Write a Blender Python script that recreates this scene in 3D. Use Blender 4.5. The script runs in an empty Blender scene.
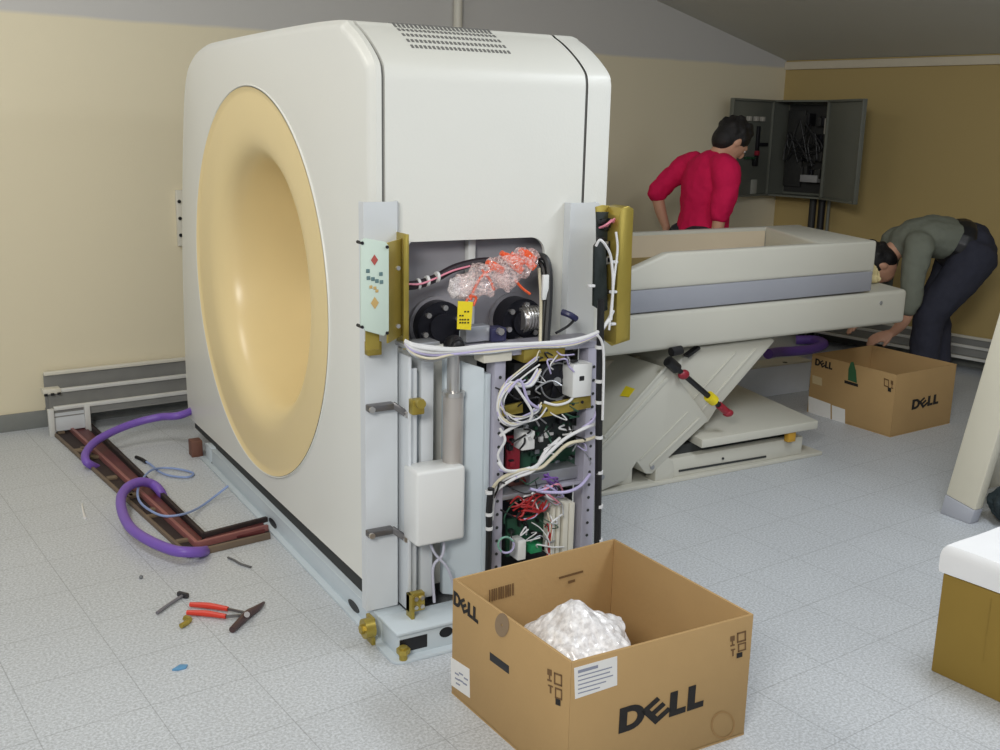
import bpy, bmesh, math, random
from mathutils import Vector as V, Matrix
random.seed(7)
SC = bpy.context.scene
COL = SC.collection

# ------------------------------------------------------------------ camera
FPX = 1055.0
YAW, PITCH, ROLL, CAMH = math.radians(59.75), math.radians(13.34), math.radians(-1.25), 1.5
_cy, _sy = math.cos(YAW), math.sin(YAW)
FW = V((_cy*math.cos(PITCH), _sy*math.cos(PITCH), -math.sin(PITCH)))
RT = V((_sy, -_cy, 0)); DN = FW.cross(RT)
_c, _s = math.cos(ROLL), math.sin(ROLL)
RT, DN = _c*RT+_s*DN, _c*DN-_s*RT
CP = V((0, 0, CAMH))
cam = bpy.data.cameras.new('camera'); camo = bpy.data.objects.new('camera', cam); COL.objects.link(camo)
camo.matrix_world = Matrix(((RT.x, -DN.x, -FW.x, 0), (RT.y, -DN.y, -FW.y, 0), (RT.z, -DN.z, -FW.z, CAMH), (0, 0, 0, 1)))
cam.sensor_fit = 'HORIZONTAL'; cam.sensor_width = 36.0; cam.lens = FPX/1000*36.0
cam.clip_start = 0.05
SC.camera = camo

def ray(x, y): return FW+RT*((x-500)/FPX)+DN*((y-375)/FPX)
def onz(x, y, z=0.0):
    d = ray(x, y); return CP+d*((z-CAMH)/d.z)
def onx(x, y, X):
    d = ray(x, y); return CP+d*(X/d.x)
def ony(x, y, Y):
    d = ray(x, y); return CP+d*(Y/d.y)
def onp(x, y, p0, n):
    d = ray(x, y); n = V(n); return CP+d*((V(p0)-CP).dot(n)/d.dot(n))
def ondep(x, y, t): return CP+ray(x, y)*t

# ------------------------------------------------------------------ materials
MATS = {}
def lin(c): return tuple(((v/255)/12.92 if v/255 <= 0.04045 else ((v/255+0.055)/1.055)**2.4) for v in c)
def mat(name, rgb, rough=0.5, metal=0.0, noise=0.06, scale=12.0, bump=0.0, spec=0.5, coat=0.0, bscale=None):
    if name in MATS: return MATS[name]
    m = bpy.data.materials.new(name); m.use_nodes = True
    nt = m.node_tree; b = nt.nodes['Principled BSDF']
    c = lin(rgb)
    b.inputs['Roughness'].default_value = rough
    b.inputs['Metallic'].default_value = metal
    b.inputs['Specular IOR Level'].default_value = spec
    b.inputs['Coat Weight'].default_value = coat
    tc = nt.nodes.new('ShaderNodeTexCoord')
    nz = nt.nodes.new('ShaderNodeTexNoise'); nz.inputs['Scale'].default_value = scale; nz.inputs['Detail'].default_value = 4
    nt.links.new(tc.outputs['Object'], nz.inputs['Vector'])
    mx = nt.nodes.new('ShaderNodeMix'); mx.data_type = 'RGBA'
    mx.inputs[6].default_value = tuple(v*(1-noise) for v in c)+(1,)
    mx.inputs[7].default_value = tuple(min(1, v*(1+noise)) for v in c)+(1,)
    nt.links.new(nz.outputs['Fac'], mx.inputs[0])
    nt.links.new(mx.outputs[2], b.inputs['Base Color'])
    if bump:
        bp = nt.nodes.new('ShaderNodeBump'); bp.inputs['Strength'].default_value = bump; bp.inputs['Distance'].default_value = 0.01
        n2 = nt.nodes.new('ShaderNodeTexNoise'); n2.inputs['Scale'].default_value = bscale or scale*3
        nt.links.new(tc.outputs['Object'], n2.inputs['Vector'])
        nt.links.new(n2.outputs['Fac'], bp.inputs['Height']); nt.links.new(bp.outputs['Normal'], b.inputs['Normal'])
    MATS[name] = m
    return m

def mat_plastic_film(name, rgb, alpha, rough=0.25):
    m = mat(name, rgb, rough, 0, 0.06, 30, 0.12, bscale=28)
    nt = m.node_tree; b = nt.nodes['Principled BSDF']
    nz = nt.nodes.new('ShaderNodeTexNoise'); nz.inputs['Scale'].default_value = 22; nz.inputs['Detail'].default_value = 5
    mr = nt.nodes.new('ShaderNodeMapRange'); mr.inputs[1].default_value = .35; mr.inputs[2].default_value = .65
    mr.inputs[3].default_value = max(0, alpha-.3); mr.inputs[4].default_value = min(1, alpha+.3)
    nt.links.new(nz.outputs['Fac'], mr.inputs[0]); nt.links.new(mr.outputs[0], b.inputs['Alpha'])
    return m

def mat_floor():
    m = bpy.data.materials.new('speckled_vinyl_tile'); m.use_nodes = True
    nt = m.node_tree; b = nt.nodes['Principled BSDF']; L = nt.links.new
    tc = nt.nodes.new('ShaderNodeTexCoord')
    mp = nt.nodes.new('ShaderNodeMapping'); mp.inputs['Rotation'].default_value = (0, 0, -math.radians(5.5))
    mp.inputs['Location'].default_value = (TILE_OFF[0], TILE_OFF[1], 0)
    L(tc.outputs['Object'], mp.inputs['Vector'])
    br = nt.nodes.new('ShaderNodeTexBrick'); br.offset = 0.5; br.offset_frequency = 2
    br.inputs['Scale'].default_value = 1; br.inputs['Mortar Size'].default_value = 0.0016; br.inputs['Mortar Smooth'].default_value = 0.3
    br.inputs['Brick Width'].default_value = 0.279; br.inputs['Row Height'].default_value = 0.279
    br.offset = 0.0
    br.inputs['Color1'].default_value = (1, 1, 1, 1); br.inputs['Color2'].default_value = (.985, .985, .985, 1); br.inputs['Mortar'].default_value = (.70, .70, .70, 1)
    L(mp.outputs['Vector'], br.inputs['Vector'])
    n1 = nt.nodes.new('ShaderNodeTexNoise'); n1.inputs['Scale'].default_value = 130; n1.inputs['Detail'].default_value = 6; n1.inputs['Roughness'].default_value = .68
    L(tc.outputs['Object'], n1.inputs['Vector'])
    cr = nt.nodes.new('ShaderNodeValToRGB')
    cr.color_ramp.elements[0].position = .40; cr.color_ramp.elements[0].color = lin((176, 180, 183))+(1,)
    cr.color_ramp.elements[1].position = .6; cr.color_ramp.elements[1].color = lin((211, 215, 220))+(1,)
    L(n1.outputs['Fac'], cr.inputs['Fac'])
    n2 = nt.nodes.new('ShaderNodeTexNoise'); n2.inputs['Scale'].default_value = 2.2; n2.inputs['Detail'].default_value = 5
    L(tc.outputs['Object'], n2.inputs['Vector'])
    mr = nt.nodes.new('ShaderNodeMapRange'); mr.inputs[3].default_value = .93; mr.inputs[4].default_value = 1.05
    L(n2.outputs['Fac'], mr.inputs[0])
    a = nt.nodes.new('ShaderNodeMix'); a.data_type = 'RGBA'; a.blend_type = 'MULTIPLY'; a.inputs[0].default_value = 1
    L(cr.outputs['Color'], a.inputs[6]); L(br.outputs['Color'], a.inputs[7])
    a2 = nt.nodes.new('ShaderNodeMix'); a2.data_type = 'RGBA'; a2.blend_type = 'MULTIPLY'; a2.inputs[0].default_value = 1
    L(a.outputs[2], a2.inputs[6]); L(mr.outputs[0], a2.inputs[7])
    L(a2.outputs[2], b.inputs['Base Color'])
    b.inputs['Roughness'].default_value = 0.42; b.inputs['Specular IOR Level'].default_value = 0.35
    return m
TILE_OFF = (0.111, -0.03)

def mat_wall(name, low, up, zline):
    m = bpy.data.materials.new(name); m.use_nodes = True
    nt = m.node_tree; b = nt.nodes['Principled BSDF']; L = nt.links.new
    g = nt.nodes.new('ShaderNodeNewGeometry'); sp = nt.nodes.new('ShaderNodeSeparateXYZ'); L(g.outputs['Position'], sp.inputs[0])
    nz = nt.nodes.new('ShaderNodeTexNoise'); nz.inputs['Scale'].default_value = 3; L(g.outputs['Position'], nz.inputs['Vector'])
    ad = nt.nodes.new('ShaderNodeMath'); ad.operation = 'MULTIPLY_ADD'; ad.inputs[1].default_value = 0.02; L(nz.outputs['Fac'], ad.inputs[0]); L(sp.outputs['Z'], ad.inputs[2])
    gt = nt.nodes.new('ShaderNodeMapRange'); gt.inputs[1].default_value = zline; gt.inputs[2].default_value = zline+.02
    L(ad.outputs[0], gt.inputs[0])
    mx = nt.nodes.new('ShaderNodeMix'); mx.data_type = 'RGBA'
    mx.inputs[6].default_value = lin(low)+(1,); mx.inputs[7].default_value = lin(up)+(1,)
    L(gt.outputs[0], mx.inputs[0]); L(mx.outputs[2], b.inputs['Base Color'])
    b.inputs['Roughness'].default_value = .75; b.inputs['Specular IOR Level'].default_value = .25
    n2 = nt.nodes.new('ShaderNodeTexNoise'); n2.inputs['Scale'].default_value = 120; L(g.outputs['Position'], n2.inputs['Vector'])
    bp = nt.nodes.new('ShaderNodeBump'); bp.inputs['Strength'].default_value = .12; bp.inputs['Distance'].default_value = .004
    L(n2.outputs['Fac'], bp.inputs['Height']); L(bp.outputs['Normal'], b.inputs['Normal'])
    return m

# ------------------------------------------------------------------ mesh helpers
ORG = {}
class MB:
    def __init__(s): s.bm = bmesh.new()
    def _merge(s, t):
        me = bpy.data.meshes.new('t'); t.to_mesh(me); t.free(); s.bm.from_mesh(me); bpy.data.meshes.remove(me); return s
    def obox(s, c, ax, ay, az, hx, hy, hz, bev=0.0, seg=2):
        t = bmesh.new(); bmesh.ops.create_cube(t, size=2)
        M = Matrix((( ax[0]*hx, ay[0]*hy, az[0]*hz, c[0]), (ax[1]*hx, ay[1]*hy, az[1]*hz, c[1]), (ax[2]*hx, ay[2]*hy, az[2]*hz, c[2]), (0, 0, 0, 1)))
        bmesh.ops.transform(t, matrix=M, verts=t.verts)
        if bev > 0:
            bmesh.ops.bevel(t, geom=list(t.edges), offset=min(bev, .49*2*min(hx, hy, hz)), segments=seg, profile=.5, affect='EDGES')
        bmesh.ops.recalc_face_normals(t, faces=t.faces)
        return s._merge(t)
    def box(s, x0, x1, y0, y1, z0, z1, bev=0.0, seg=2):
        return s.obox(((x0+x1)/2, (y0+y1)/2, (z0+z1)/2), (1, 0, 0), (0, 1, 0), (0, 0, 1), abs(x1-x0)/2, abs(y1-y0)/2, abs(z1-z0)/2, bev, seg)
    def bar(s, a, b, w, h, up=(0, 0, 1), bev=0.0):
        a = V(a); b = V(b); d = b-a; l = d.length; d.normalize()
        u = V(up); r = d.cross(u)
        if r.length < 1e-4: r = d.cross(V((1, 0, 0)))
        r.normalize(); u = r.cross(d)
        return s.obox((a+b)/2, d, r, u, l/2, w/2, h/2, bev)
    def prism(s, pts, ext, bev=0.0, seg=2):
        t = bmesh.new(); e = V(ext)
        n = len(pts)
        lo = [t.verts.new(V(p)) for p in pts]; hi = [t.verts.new(V(p)+e) for p in pts]
        t.faces.new(lo); t.faces.new(hi[::-1])
        for i in range(n): t.faces.new((lo[i], hi[i], hi[(i+1) % n], lo[(i+1) % n]))
        bmesh.ops.recalc_face_normals(t, faces=t.faces)
        if bev > 0:
            bmesh.ops.bevel(t, geom=list(t.edges), offset=bev, segments=seg, profile=.5, affect='EDGES')
        return s._merge(t)
    def loft(s, rings, cap=True, closed=True):
        t = s.bm; R = [[t.verts.new(V(p)) for p in r] for r in rings]
        n = len(R[0])
        for a, b in zip(R, R[1:]):
            for i in range(n if closed else n-1):
                j = (i+1) % n
                try: t.faces.new((a[i], a[j], b[j], b[i]))
                except ValueError: pass
        if cap and closed:
            t.faces.new(R[0][::-1]); t.faces.new(R[-1])
        bmesh.ops.recalc_face_normals(t, faces=t.faces)
        return s
    def tube(s, pts, r, n=8, smooth=True, sub=6, cap=True):
        P = [V(p) for p in pts]
        if smooth and len(P) > 2: P = spline(P, sub)
        rad = r if isinstance(r, (list, tuple)) else [r]*len(P)
        if len(rad) != len(P):
            rr = [];m = len(rad)-1
            for i in range(len(P)):
                f = i/(len(P)-1)*m; k = min(int(f), m-1); rr.append(rad[k]+(rad[k+1]-rad[k])*(f-k))
            rad = rr
        u = None; rings = []
        for i, p in enumerate(P):
            d = (P[min(i+1, len(P)-1)]-P[max(i-1, 0)])
            if d.length < 1e-9: d = V((0, 0, 1))
            d.normalize()
            if u is None:
                u = d.cross(V((0, 0, 1)))
                if u.length < 1e-3: u = d.cross(V((1, 0, 0)))
            u = u-d*u.dot(d)
            if u.length < 1e-6: u = d.orthogonal()
            u.normalize(); w = d.cross(u)
            rings.append([p+(u*math.cos(a)+w*math.sin(a))*rad[i] for a in [2*math.pi*k/n for k in range(n)]])
        return s.loft(rings, cap)
    def cyl(s, a, b, r, n=20, r2=None):
        return s.tube([a, b], [r, r if r2 is None else r2], n, False)
    def sphere(s, c, r, u=12, v=8, sc=(1, 1, 1)):
        t = bmesh.new(); bmesh.ops.create_uvsphere(t, u_segments=u, v_segments=v, radius=r)
        for q in t.verts: q.co = V((q.co.x*sc[0], q.co.y*sc[1], q.co.z*sc[2]))+V(c)
        return s._merge(t)
    def quad(s, *p): s.bm.faces.new([s.bm.verts.new(V(q)) for q in p]); return s
    def build(s, name, m, parent=None, smooth=True, org=None, ang=35):
        me = bpy.data.meshes.new(name)
        off = V((0, 0, 0))
        if parent is not None: off = ORG[parent.name]
        elif org is not None: off = V(org)
        else:
            zs = [v.co for v in s.bm.verts]
            off = V((sum(v.x for v in zs)/len(zs), sum(v.y for v in zs)/len(zs), min(v.z for v in zs)))
        for v in s.bm.verts: v.co -= off
        s.bm.to_mesh(me); s.bm.free()
        o = bpy.data.objects.new(name, me); COL.objects.link(o)
        ms = m if isinstance(m, (list, tuple)) else [m]
        for q in ms: me.materials.append(q)
        if smooth:
            me.shade_smooth()
            try: me.set_sharp_from_angle(angle=math.radians(ang))
            except Exception: pass
        if parent is not None: o.parent = parent; ORG[o.name] = off
        else: o.location = off; ORG[o.name] = off
        return o

def spline(P, sub):
    out = []
    for i in range(len(P)-1):
        p0 = P[max(i-1, 0)]; p1 = P[i]; p2 = P[i+1]; p3 = P[min(i+2, len(P)-1)]
        for k in range(sub):
            t = k/sub
            out.append(.5*((2*p1)+(p2-p0)*t+(2*p0-5*p1+4*p2-p3)*t*t+(3*p1-p0-3*p2+p3)*t**3))
    out.append(P[-1]); return out

def tag(o, label, cat, group=None, kind=None):
    if label: o['label'] = label
    if cat: o['category'] = cat
    if group: o['group'] = group
    if kind: o['kind'] = kind
    return o
def thing(name, loc, label, cat, group=None):
    o = bpy.data.objects.new(name, None); COL.objects.link(o); o.location = loc
    o.empty_display_size = .1
    ORG[o.name] = V(loc)
    return tag(o, label, cat, group)
def struct(o): o['kind'] = 'structure'; return o
def lab(o, l): o['label'] = l; return o

def letters_dell(mb, org, u, v, n, h, th=.0008, w=None):
    """four block letters D E L L with the slanted E; u along the word, v up, n out of the face, h letter height"""
    org = V(org); u = V(u).normalized(); v = V(v).normalized(); n = V(n).normalized()
    def poly(pts, ox=0, rot=0, c=(0, 0)):
        q = []
        for (x, y) in pts:
            if rot:
                x -= c[0]; y -= c[1]; x, y = x*math.cos(rot)-y*math.sin(rot), x*math.sin(rot)+y*math.cos(rot); x += c[0]; y += c[1]
            q.append(org+u*((x+ox)*h)+v*(y*h)-n*.0002)
        mb.prism(q, n*th)
    # D
    poly([(0, 0), (.26, 0), (.26, 1), (0, 1)])
    k = 10
    for i in range(k):
        a0 = -math.pi/2+math.pi*i/k; a1 = -math.pi/2+math.pi*(i+1)/k
        f = lambda a, rx, ry: (.36+rx*math.cos(a), .5+ry*math.sin(a))
        poly([f(a0, .5, .5), f(a1, .5, .5), f(a1, .25, .27), f(a0, .25, .27)])
    poly([(.26, 0), (.36, 0), (.36, .23), (.26, .23)]); poly([(.26, .77), (.36, .77), (.36, 1), (.26, 1)])
    # slanted E
    E = [(0, 0), (.22, 0), (.22, .9), (0, .9)]
    for p in (E, [(.22, 0), (.66, 0), (.66, .2), (.22, .2)], [(.22, .35), (.66, .35), (.66, .55), (.22, .55)], [(.22, .7), (.66, .7), (.66, .9), (.22, .9)]):
        poly(p, .92, math.radians(36), (.33, .45))
    for ox in (1.72, 2.36):
        poly([(0, 0), (.26, 0), (.26, 1), (0, 1)], ox); poly([(.26, 0), (.58, 0), (.58, .24), (.26, .24)], ox)

# ================================================================== materials in use
M_shell = mat('scanner_shell_paint', (226, 226, 219), .38, 0, .02, 3, .05, .4, bscale=160)
M_bore = mat('bore_cream_plastic', (238, 216, 162), .30, 0, .03, 4, 0, .5)
M_white = mat('white_plastic', (225, 226, 224), .4, 0, .03, 6)
M_gap = mat('dark_gap', (52, 54, 54), .8)
M_frame = mat('frame_grey_paint', (196, 206, 212), .45, 0, .05, 7)
M_post = mat('post_light_paint', (212, 216, 219), .42, 0, .04, 7)
M_lead = mat('dark_grey_sheet', (158, 156, 162), .5, .1, .08, 9)
M_black = mat('black_plastic', (24, 24, 28), .45)
M_blackmetal = mat('black_anodised', (32, 32, 40), .35, .4)
M_brass = mat('zinc_yellow_plate', (176, 156, 74), .34, .6, .22, 9, .05)
M_steel = mat('bright_steel', (205, 202, 198), .28, .85, .08, 20)
M_silver = mat('grey_metal', (168, 170, 174), .4, .6, .1, 14)
M_pcb = mat('green_circuit_board', (36, 78, 58), .45, 0, .25, 60)
M_pcbdark = mat('dark_circuit_board', (30, 38, 36), .5, 0, .35, 90)
M_chip = mat('chip_black', (26, 26, 28), .5)
M_wirew = mat('white_cable', (222, 222, 222), .45)
M_wirec = mat('cream_cable', (214, 206, 180), .45)
M_wirel = mat('lilac_cable', (186, 178, 214), .45)
M_wirek = mat('black_cable', (22, 22, 24), .5)
M_wirer = mat('red_wire', (170, 40, 42), .45)
M_wirep = mat('pink_wire', (226, 140, 160), .45)
M_wirev = mat('violet_wire', (120, 84, 160), .45)
M_panelgreen = mat('pale_green_panel', (200, 216, 204), .5, 0, .03, 6)
M_yellow = mat('yellow_tag', (236, 214, 36), .5)
M_orange = mat('orange_plastic', (232, 92, 48), .4)
M_pinkfilm = mat_plastic_film('pink_bag_film', (252, 226, 222), .30, .08)
M_card = mat('cardboard', (180, 148, 102), .8, 0, .05, 8, .08, .2, bscale=60)
M_cardin = mat('cardboard_inner', (184, 146, 94), .82, 0, .05, 8, .05, .2)
M_ink = mat('black_print', (28, 24, 22), .7)
M_inkbrown = mat('brown_print', (110, 82, 50), .8)
M_label = mat('label_paper', (228, 226, 222), .6, 0, .03, 30)
M_inkgreen = mat('green_print', (50, 96, 60), .7)
M_bubble = mat_plastic_film('bubble_wrap_film', (252, 249, 252), .88, .14)
M_bed = mat('bed_shell_paint', (202, 200, 188), .42, 0, .03, 4)
M_bedband = mat('bed_grey_band', (156, 158, 166), .45, 0, .03, 6)
M_bedin = mat('bed_inner_cream', (216, 202, 178), .55, 0, .03, 6)
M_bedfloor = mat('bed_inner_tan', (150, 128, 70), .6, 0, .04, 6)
M_purple = mat('purple_hose_rubber', (122, 88, 182), .42, 0, .06, 20)
M_blue = mat('blue_thin_cable', (140, 160, 205), .45)
M_palewire = mat('pale_thin_cable', (196, 196, 210), .45)
M_maroon = mat('dark_red_steel', (96, 44, 46), .45, .1, .3, 14)
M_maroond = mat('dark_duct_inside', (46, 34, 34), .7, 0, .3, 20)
M_alu = mat('galvanised_steel', (214, 214, 210), .42, .1, .14, 10)
M_aludark = mat('duct_grey_face', (150, 150, 147), .55, .25, .15, 10)
M_cream = mat('cream_lip_paint', (216, 212, 198), .5)
M_cab = mat('cabinet_grey_paint', (106, 108, 99), .5, 0, .05, 8)
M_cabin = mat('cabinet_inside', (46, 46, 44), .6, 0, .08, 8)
M_skin = mat('skin', (206, 156, 128), .55, 0, .04, 10)
M_hair = mat('black_hair', (20, 17, 18), .55, 0, .3, 60, .5)
M_red = mat('crimson_shirt', (212, 28, 82), .8, 0, .12, 14, .25, .2, bscale=25)
M_shirtg = mat('grey_green_shirt', (120, 124, 112), .8, 0, .1, 14, .25, .2, bscale=25)
M_jeans = mat('navy_trousers', (56, 57, 68), .85, 0, .14, 20, .25, .15, bscale=30)
M_dark = mat('dark_trousers', (40, 42, 50), .85, 0, .14, 20)
M_shoe = mat('black_shoe', (26, 24, 24), .5)
M_brown = mat('brown_block', (112, 74, 60), .6, 0, .1, 20)
M_redh = mat('red_tool_grip', (214, 62, 44), .4)
M_toolsteel = mat('tool_steel', (120, 118, 118), .35, .7, .1, 30)
M_darkred = mat('dark_red_plastic', (150, 36, 52), .4)
M_foam = mat('white_foam_sheet', (240, 240, 240), .75, 0, .02, 20, .2, .2, bscale=14)
M_olive = mat('carton_olive_brown', (150, 124, 60), .8, 0, .06, 8, .05, .2)
M_base = mat('grey_skirting', (128, 130, 126), .5, 0, .12, 20)
M_ceil = mat('ceiling_paint', (204, 203, 194), .85, 0, .03, 2, 0, .2)

# ================================================================== the room
RA = math.radians(5.0)
RX = V((math.cos(RA), math.sin(RA), 0)); RN = V((math.sin(RA), -math.cos(RA), 0))   # along back wall; out of back wall into the room
P0 = V((0.45, 5.45, 0))
K = onp(786, 68, P0, RN); K.z = 0
def back(s, off=0, z=0): return K-RX*s+RN*off+V((0, 0, z))      # s metres left of the corner
RD = V((math.sin(RA+math.radians(7)), -math.cos(RA+math.radians(7)), 0)); WN = V((RD.y, -RD.x, 0))      # direction along the right wall, normal into the room
def right(s, off=0, z=0): return K+RD*s+WN*off+V((0, 0, z))     # s metres along the right wall from the corner
ZB = 1.95
M_wall = mat_wall('two_tone_wall_paint', (228, 218, 190), (200, 198, 194), ZB)
o = MB().prism([back(-.2, 0, 0), back(9, 0, 0), back(9, 0, 4.6), back(-.2, 0, 4.6)], -RN*.12).build('wall_back', M_wall); struct(o)
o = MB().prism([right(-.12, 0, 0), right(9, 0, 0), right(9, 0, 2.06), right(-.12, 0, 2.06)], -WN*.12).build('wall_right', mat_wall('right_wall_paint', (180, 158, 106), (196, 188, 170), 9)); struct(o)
fl = MB().box(-4, 8.5, -4, 8, -.05, 0).build('floor', mat_floor(), org=(0, 0, 0)); struct(fl)
# sloped attic ceiling, low along the right wall
SL = math.tan(math.radians(13.5))
def ceil(s, t): return right(t, s, 2.0+s*SL)
o = MB().prism([ceil(-.15, -.2), ceil(9, -.2), ceil(9, 9), ceil(-.15, 9)], (0, 0, .08)).build('ceiling', M_ceil); struct(o)
o = MB().prism([right(0, .001, 1.935), right(9, .001, 1.935), right(9, .001, 1.99), right(0, .001, 1.99)], WN*.02, .004).build('trim_right', mat('cornice_paint', (214, 204, 182), .7)); struct(o)
o = MB().prism([back(.0, .001, 0), back(9, .001, 0), back(9, .001, .085), back(.0, .001, .085)], RN*.014, .003).build('baseboard_back', M_base); struct(o)
o = MB().prism([right(.0, .001, 0), right(9, .001, 0), right(9, .001, .085), right(.0, .001, .085)], WN*.014, .003).build('baseboard_right', M_base); struct(o)
# conduit on the back wall above the scanner
p = onp(458, 12, P0+RN*.03, RN)
m = MB(); m.cyl((p.x, p.y, 1.3), (p.x, p.y, 3.4), .026, 14)
c = tag(m.build('wall_conduit', M_cream), 'pale vertical conduit pipe on the back wall above the scanner top', 'pipe')
for z in (1.75, 2.25):
    m = MB(); m.obox((p.x, p.y+.01, z), RX, RN, (0, 0, 1), .042, .022, .012, .004); m.build('pipe_clip', M_silver, c)
# small wall plate half hidden behind the scanner's left edge
a = onp(176, 190, P0+RN*.01, RN); b = onp(180, 246, P0+RN*.01, RN)
r = thing('wall_plate', (a.x, a.y, b.z), 'narrow pale plate with dark dots on the back wall at the scanner left edge', 'wall plate')
MB().obox(((a.x+.03), a.y, (a.z+b.z)/2), RX, RN, (0, 0, 1), .035, .012, abs(a.z-b.z)/2, .004).build('plate', M_cream, r)
for k in range(3):
    q = a.lerp(b, .2+.3*k); MB().cyl(V((a.x+.008, a.y, q.z))+RN*.008, V((a.x+.008, a.y, q.z))+RN*.02, .009, 10).build('screw', M_black, r)

# ================================================================== scanner
X0, XF, XR, X1 = 1.16, 1.20, 1.868, 1.972
S = thing('pet_scanner', (1.55, 3.83, 0), 'large white ring scanner with cream bore funnel and opened side showing electronics', 'scanner')
prof = [V((0, y, z)) for y, z in [(2.72, .135), (2.72, .6), (2.72, 1.1), (2.72, 1.45), (2.72, 1.58), (2.722, 1.632), (2.74, 1.666), (2.81, 1.718), (2.90, 1.765), (2.98, 1.782), (3.4, 1.79), (4.2, 1.79),
        (4.42, 1.783), (4.57, 1.755), (4.68, 1.70), (4.75, 1.60), (4.81, 1.42), (4.875, 1.15), (4.93, .85), (4.96, .5), (4.965, .25), (4.95, .11)]]
PR = spline(prof, 5)
def inset(pr, d):
    out = []
    for i, p in enumerate(pr):
        t = (pr[min(i+1, len(pr)-1)]-pr[max(i-1, 0)]).normalized(); n = V((0, -t.z, t.y))   # outward normal
        q = p-n*d; out.append(V((0, q.y, max(q.z, .11 if i > len(pr)/2 else .135))))
    return out
CY, CZ, RB, EY = 3.832, .902, .7175, 1.105
def sh(pr, X): return [V((X, p.y, p.z)) for p in pr]
# --- front shell with the round opening
mb = MB(); bm = mb.bm
rings = [sh(PR, XF-.004), sh(PR, XF-.02)]
for d, x in ((.003, .018), (.009, .009), (.018, .003), (.030, 0)): rings.append(sh(inset(PR, d), X0+x))
rings = [[V(p) for p in r] for r in rings]
VR = [[bm.verts.new(p) for p in r] for r in rings]
for a, b in zip(VR, VR[1:]):
    for i in range(len(a)): 
        j = (i+1) % len(a); bm.faces.new((a[i], a[j], b[j], b[i]))
face = VR[-1]
NB = 128
circ = [bm.verts.new((X0, CY+EY*RB*math.cos(2*math.pi*k/NB), CZ+RB*math.sin(2*math.pi*k/NB))) for k in range(NB)]
ed = [bm.edges.get((face[i], face[(i+1) % len(face)])) or bm.edges.new((face[i], face[(i+1) % len(face)])) for i in range(len(face))]
ed += [bm.edges.new((circ[i], circ[(i+1) % NB])) for i in range(NB)]
bmesh.ops.triangle_fill(bm, use_beauty=True, edges=ed)
bmesh.ops.recalc_face_normals(bm, faces=bm.faces)
front = mb.build('front_cover', M_shell, S, ang=30)
# --- bell shaped bore funnel + throat
mb = MB(); rr = []
prf = [(X0-.004, RB-.006), (X0+.004, RB-.02)]
bz = [V((X0+x, r_, 0)) for x, r_ in ((.004, RB-.02), (.006, .61), (.012, .54), (.032, .492), (.075, .458), (.15, .44), (.28, .425), (.5, .412))]+[V((1.965, .40, 0))]
prf += [(p.x, p.y) for p in spline(bz, 6)[1:]]
for (x, r_) in prf: rr.append([V((x, CY+EY*r_*math.cos(2*math.pi*k/NB), CZ+r_*math.sin(2*math.pi*k/NB))) for k in range(NB)])
mb.loft(rr, cap=False)
bore = mb.build('bore_funnel', M_bore, S, ang=60)
mb = MB(); rr = []
for (dx, r_) in ((.01, RB+.002), (-.003, RB+.0015), (-.005, RB-.001), (-.003, RB-.005), (.012, RB-.006)):
    rr.append([V((X0+dx, CY+EY*r_*math.cos(2*math.pi*k/NB), CZ+r_*math.sin(2*math.pi*k/NB))) for k in range(NB)])
mb.loft(rr, cap=False).build('bore_rim', M_shell, S, ang=60)
# --- middle shell (sides and top), cut away on the near side
def strip(pr, xa, xb, i0, i1, th):
    inn = inset(pr, th); mb = MB()
    A = [pr[i] for i in range(i0, i1)]; B = [inn[i] for i in range(i0, i1)]
    lo = [V((xa, p.y, p.z)) for p in A]+[V((xa, p.y, p.z)) for p in B[::-1]]
    mb.loft([lo, [V((xb, p.y, p.z)) for p in lo]], True)
    return mb
iz = min(range(len(PR)//2), key=lambda i: abs(PR[i].z-1.175))
mb = strip(PR, XF+.006, XR-.005, iz, len(PR), .012)
# notched skirt of the side panel
zc = PR[iz].z; nx0, nx1 = 1.272, 1.735
pts = [(XF+.006, zc), (XF+.006, .86), (XF+.035, .86), (XF+.035, zc-.012), (nx0, zc-.012)]
pts = [(XF+.006, zc), (XF+.006, zc-.03), (nx0, zc-.03), (nx0+.012, zc-.012), (nx1-.05, zc-.012)]
for k in range(1, 7):
    a = math.radians(90-15*k); pts.append((nx1-.05+.05*math.cos(a), zc-.062+.05*math.sin(a)))
pts += [(nx1, .86), (XR-.005, .86), (XR-.005, zc)]
mb.prism([V((x, 2.72, z)) for x, z in pts], (0, .012, 0))
side = mb.build('side_cover', M_shell, S, ang=30)
# dark seams
strip(inset(PR, .009), XF-.006, XF+.008, iz-4, len(PR), .01).build('seam', mat('seam_grey', (128, 128, 126), .7), S)
strip(inset(PR, .009), XR-.008, XR+.008, iz-4, len(PR), .01).build('seam', mat('seam_grey', (128, 128, 126), .7), S)
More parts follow.
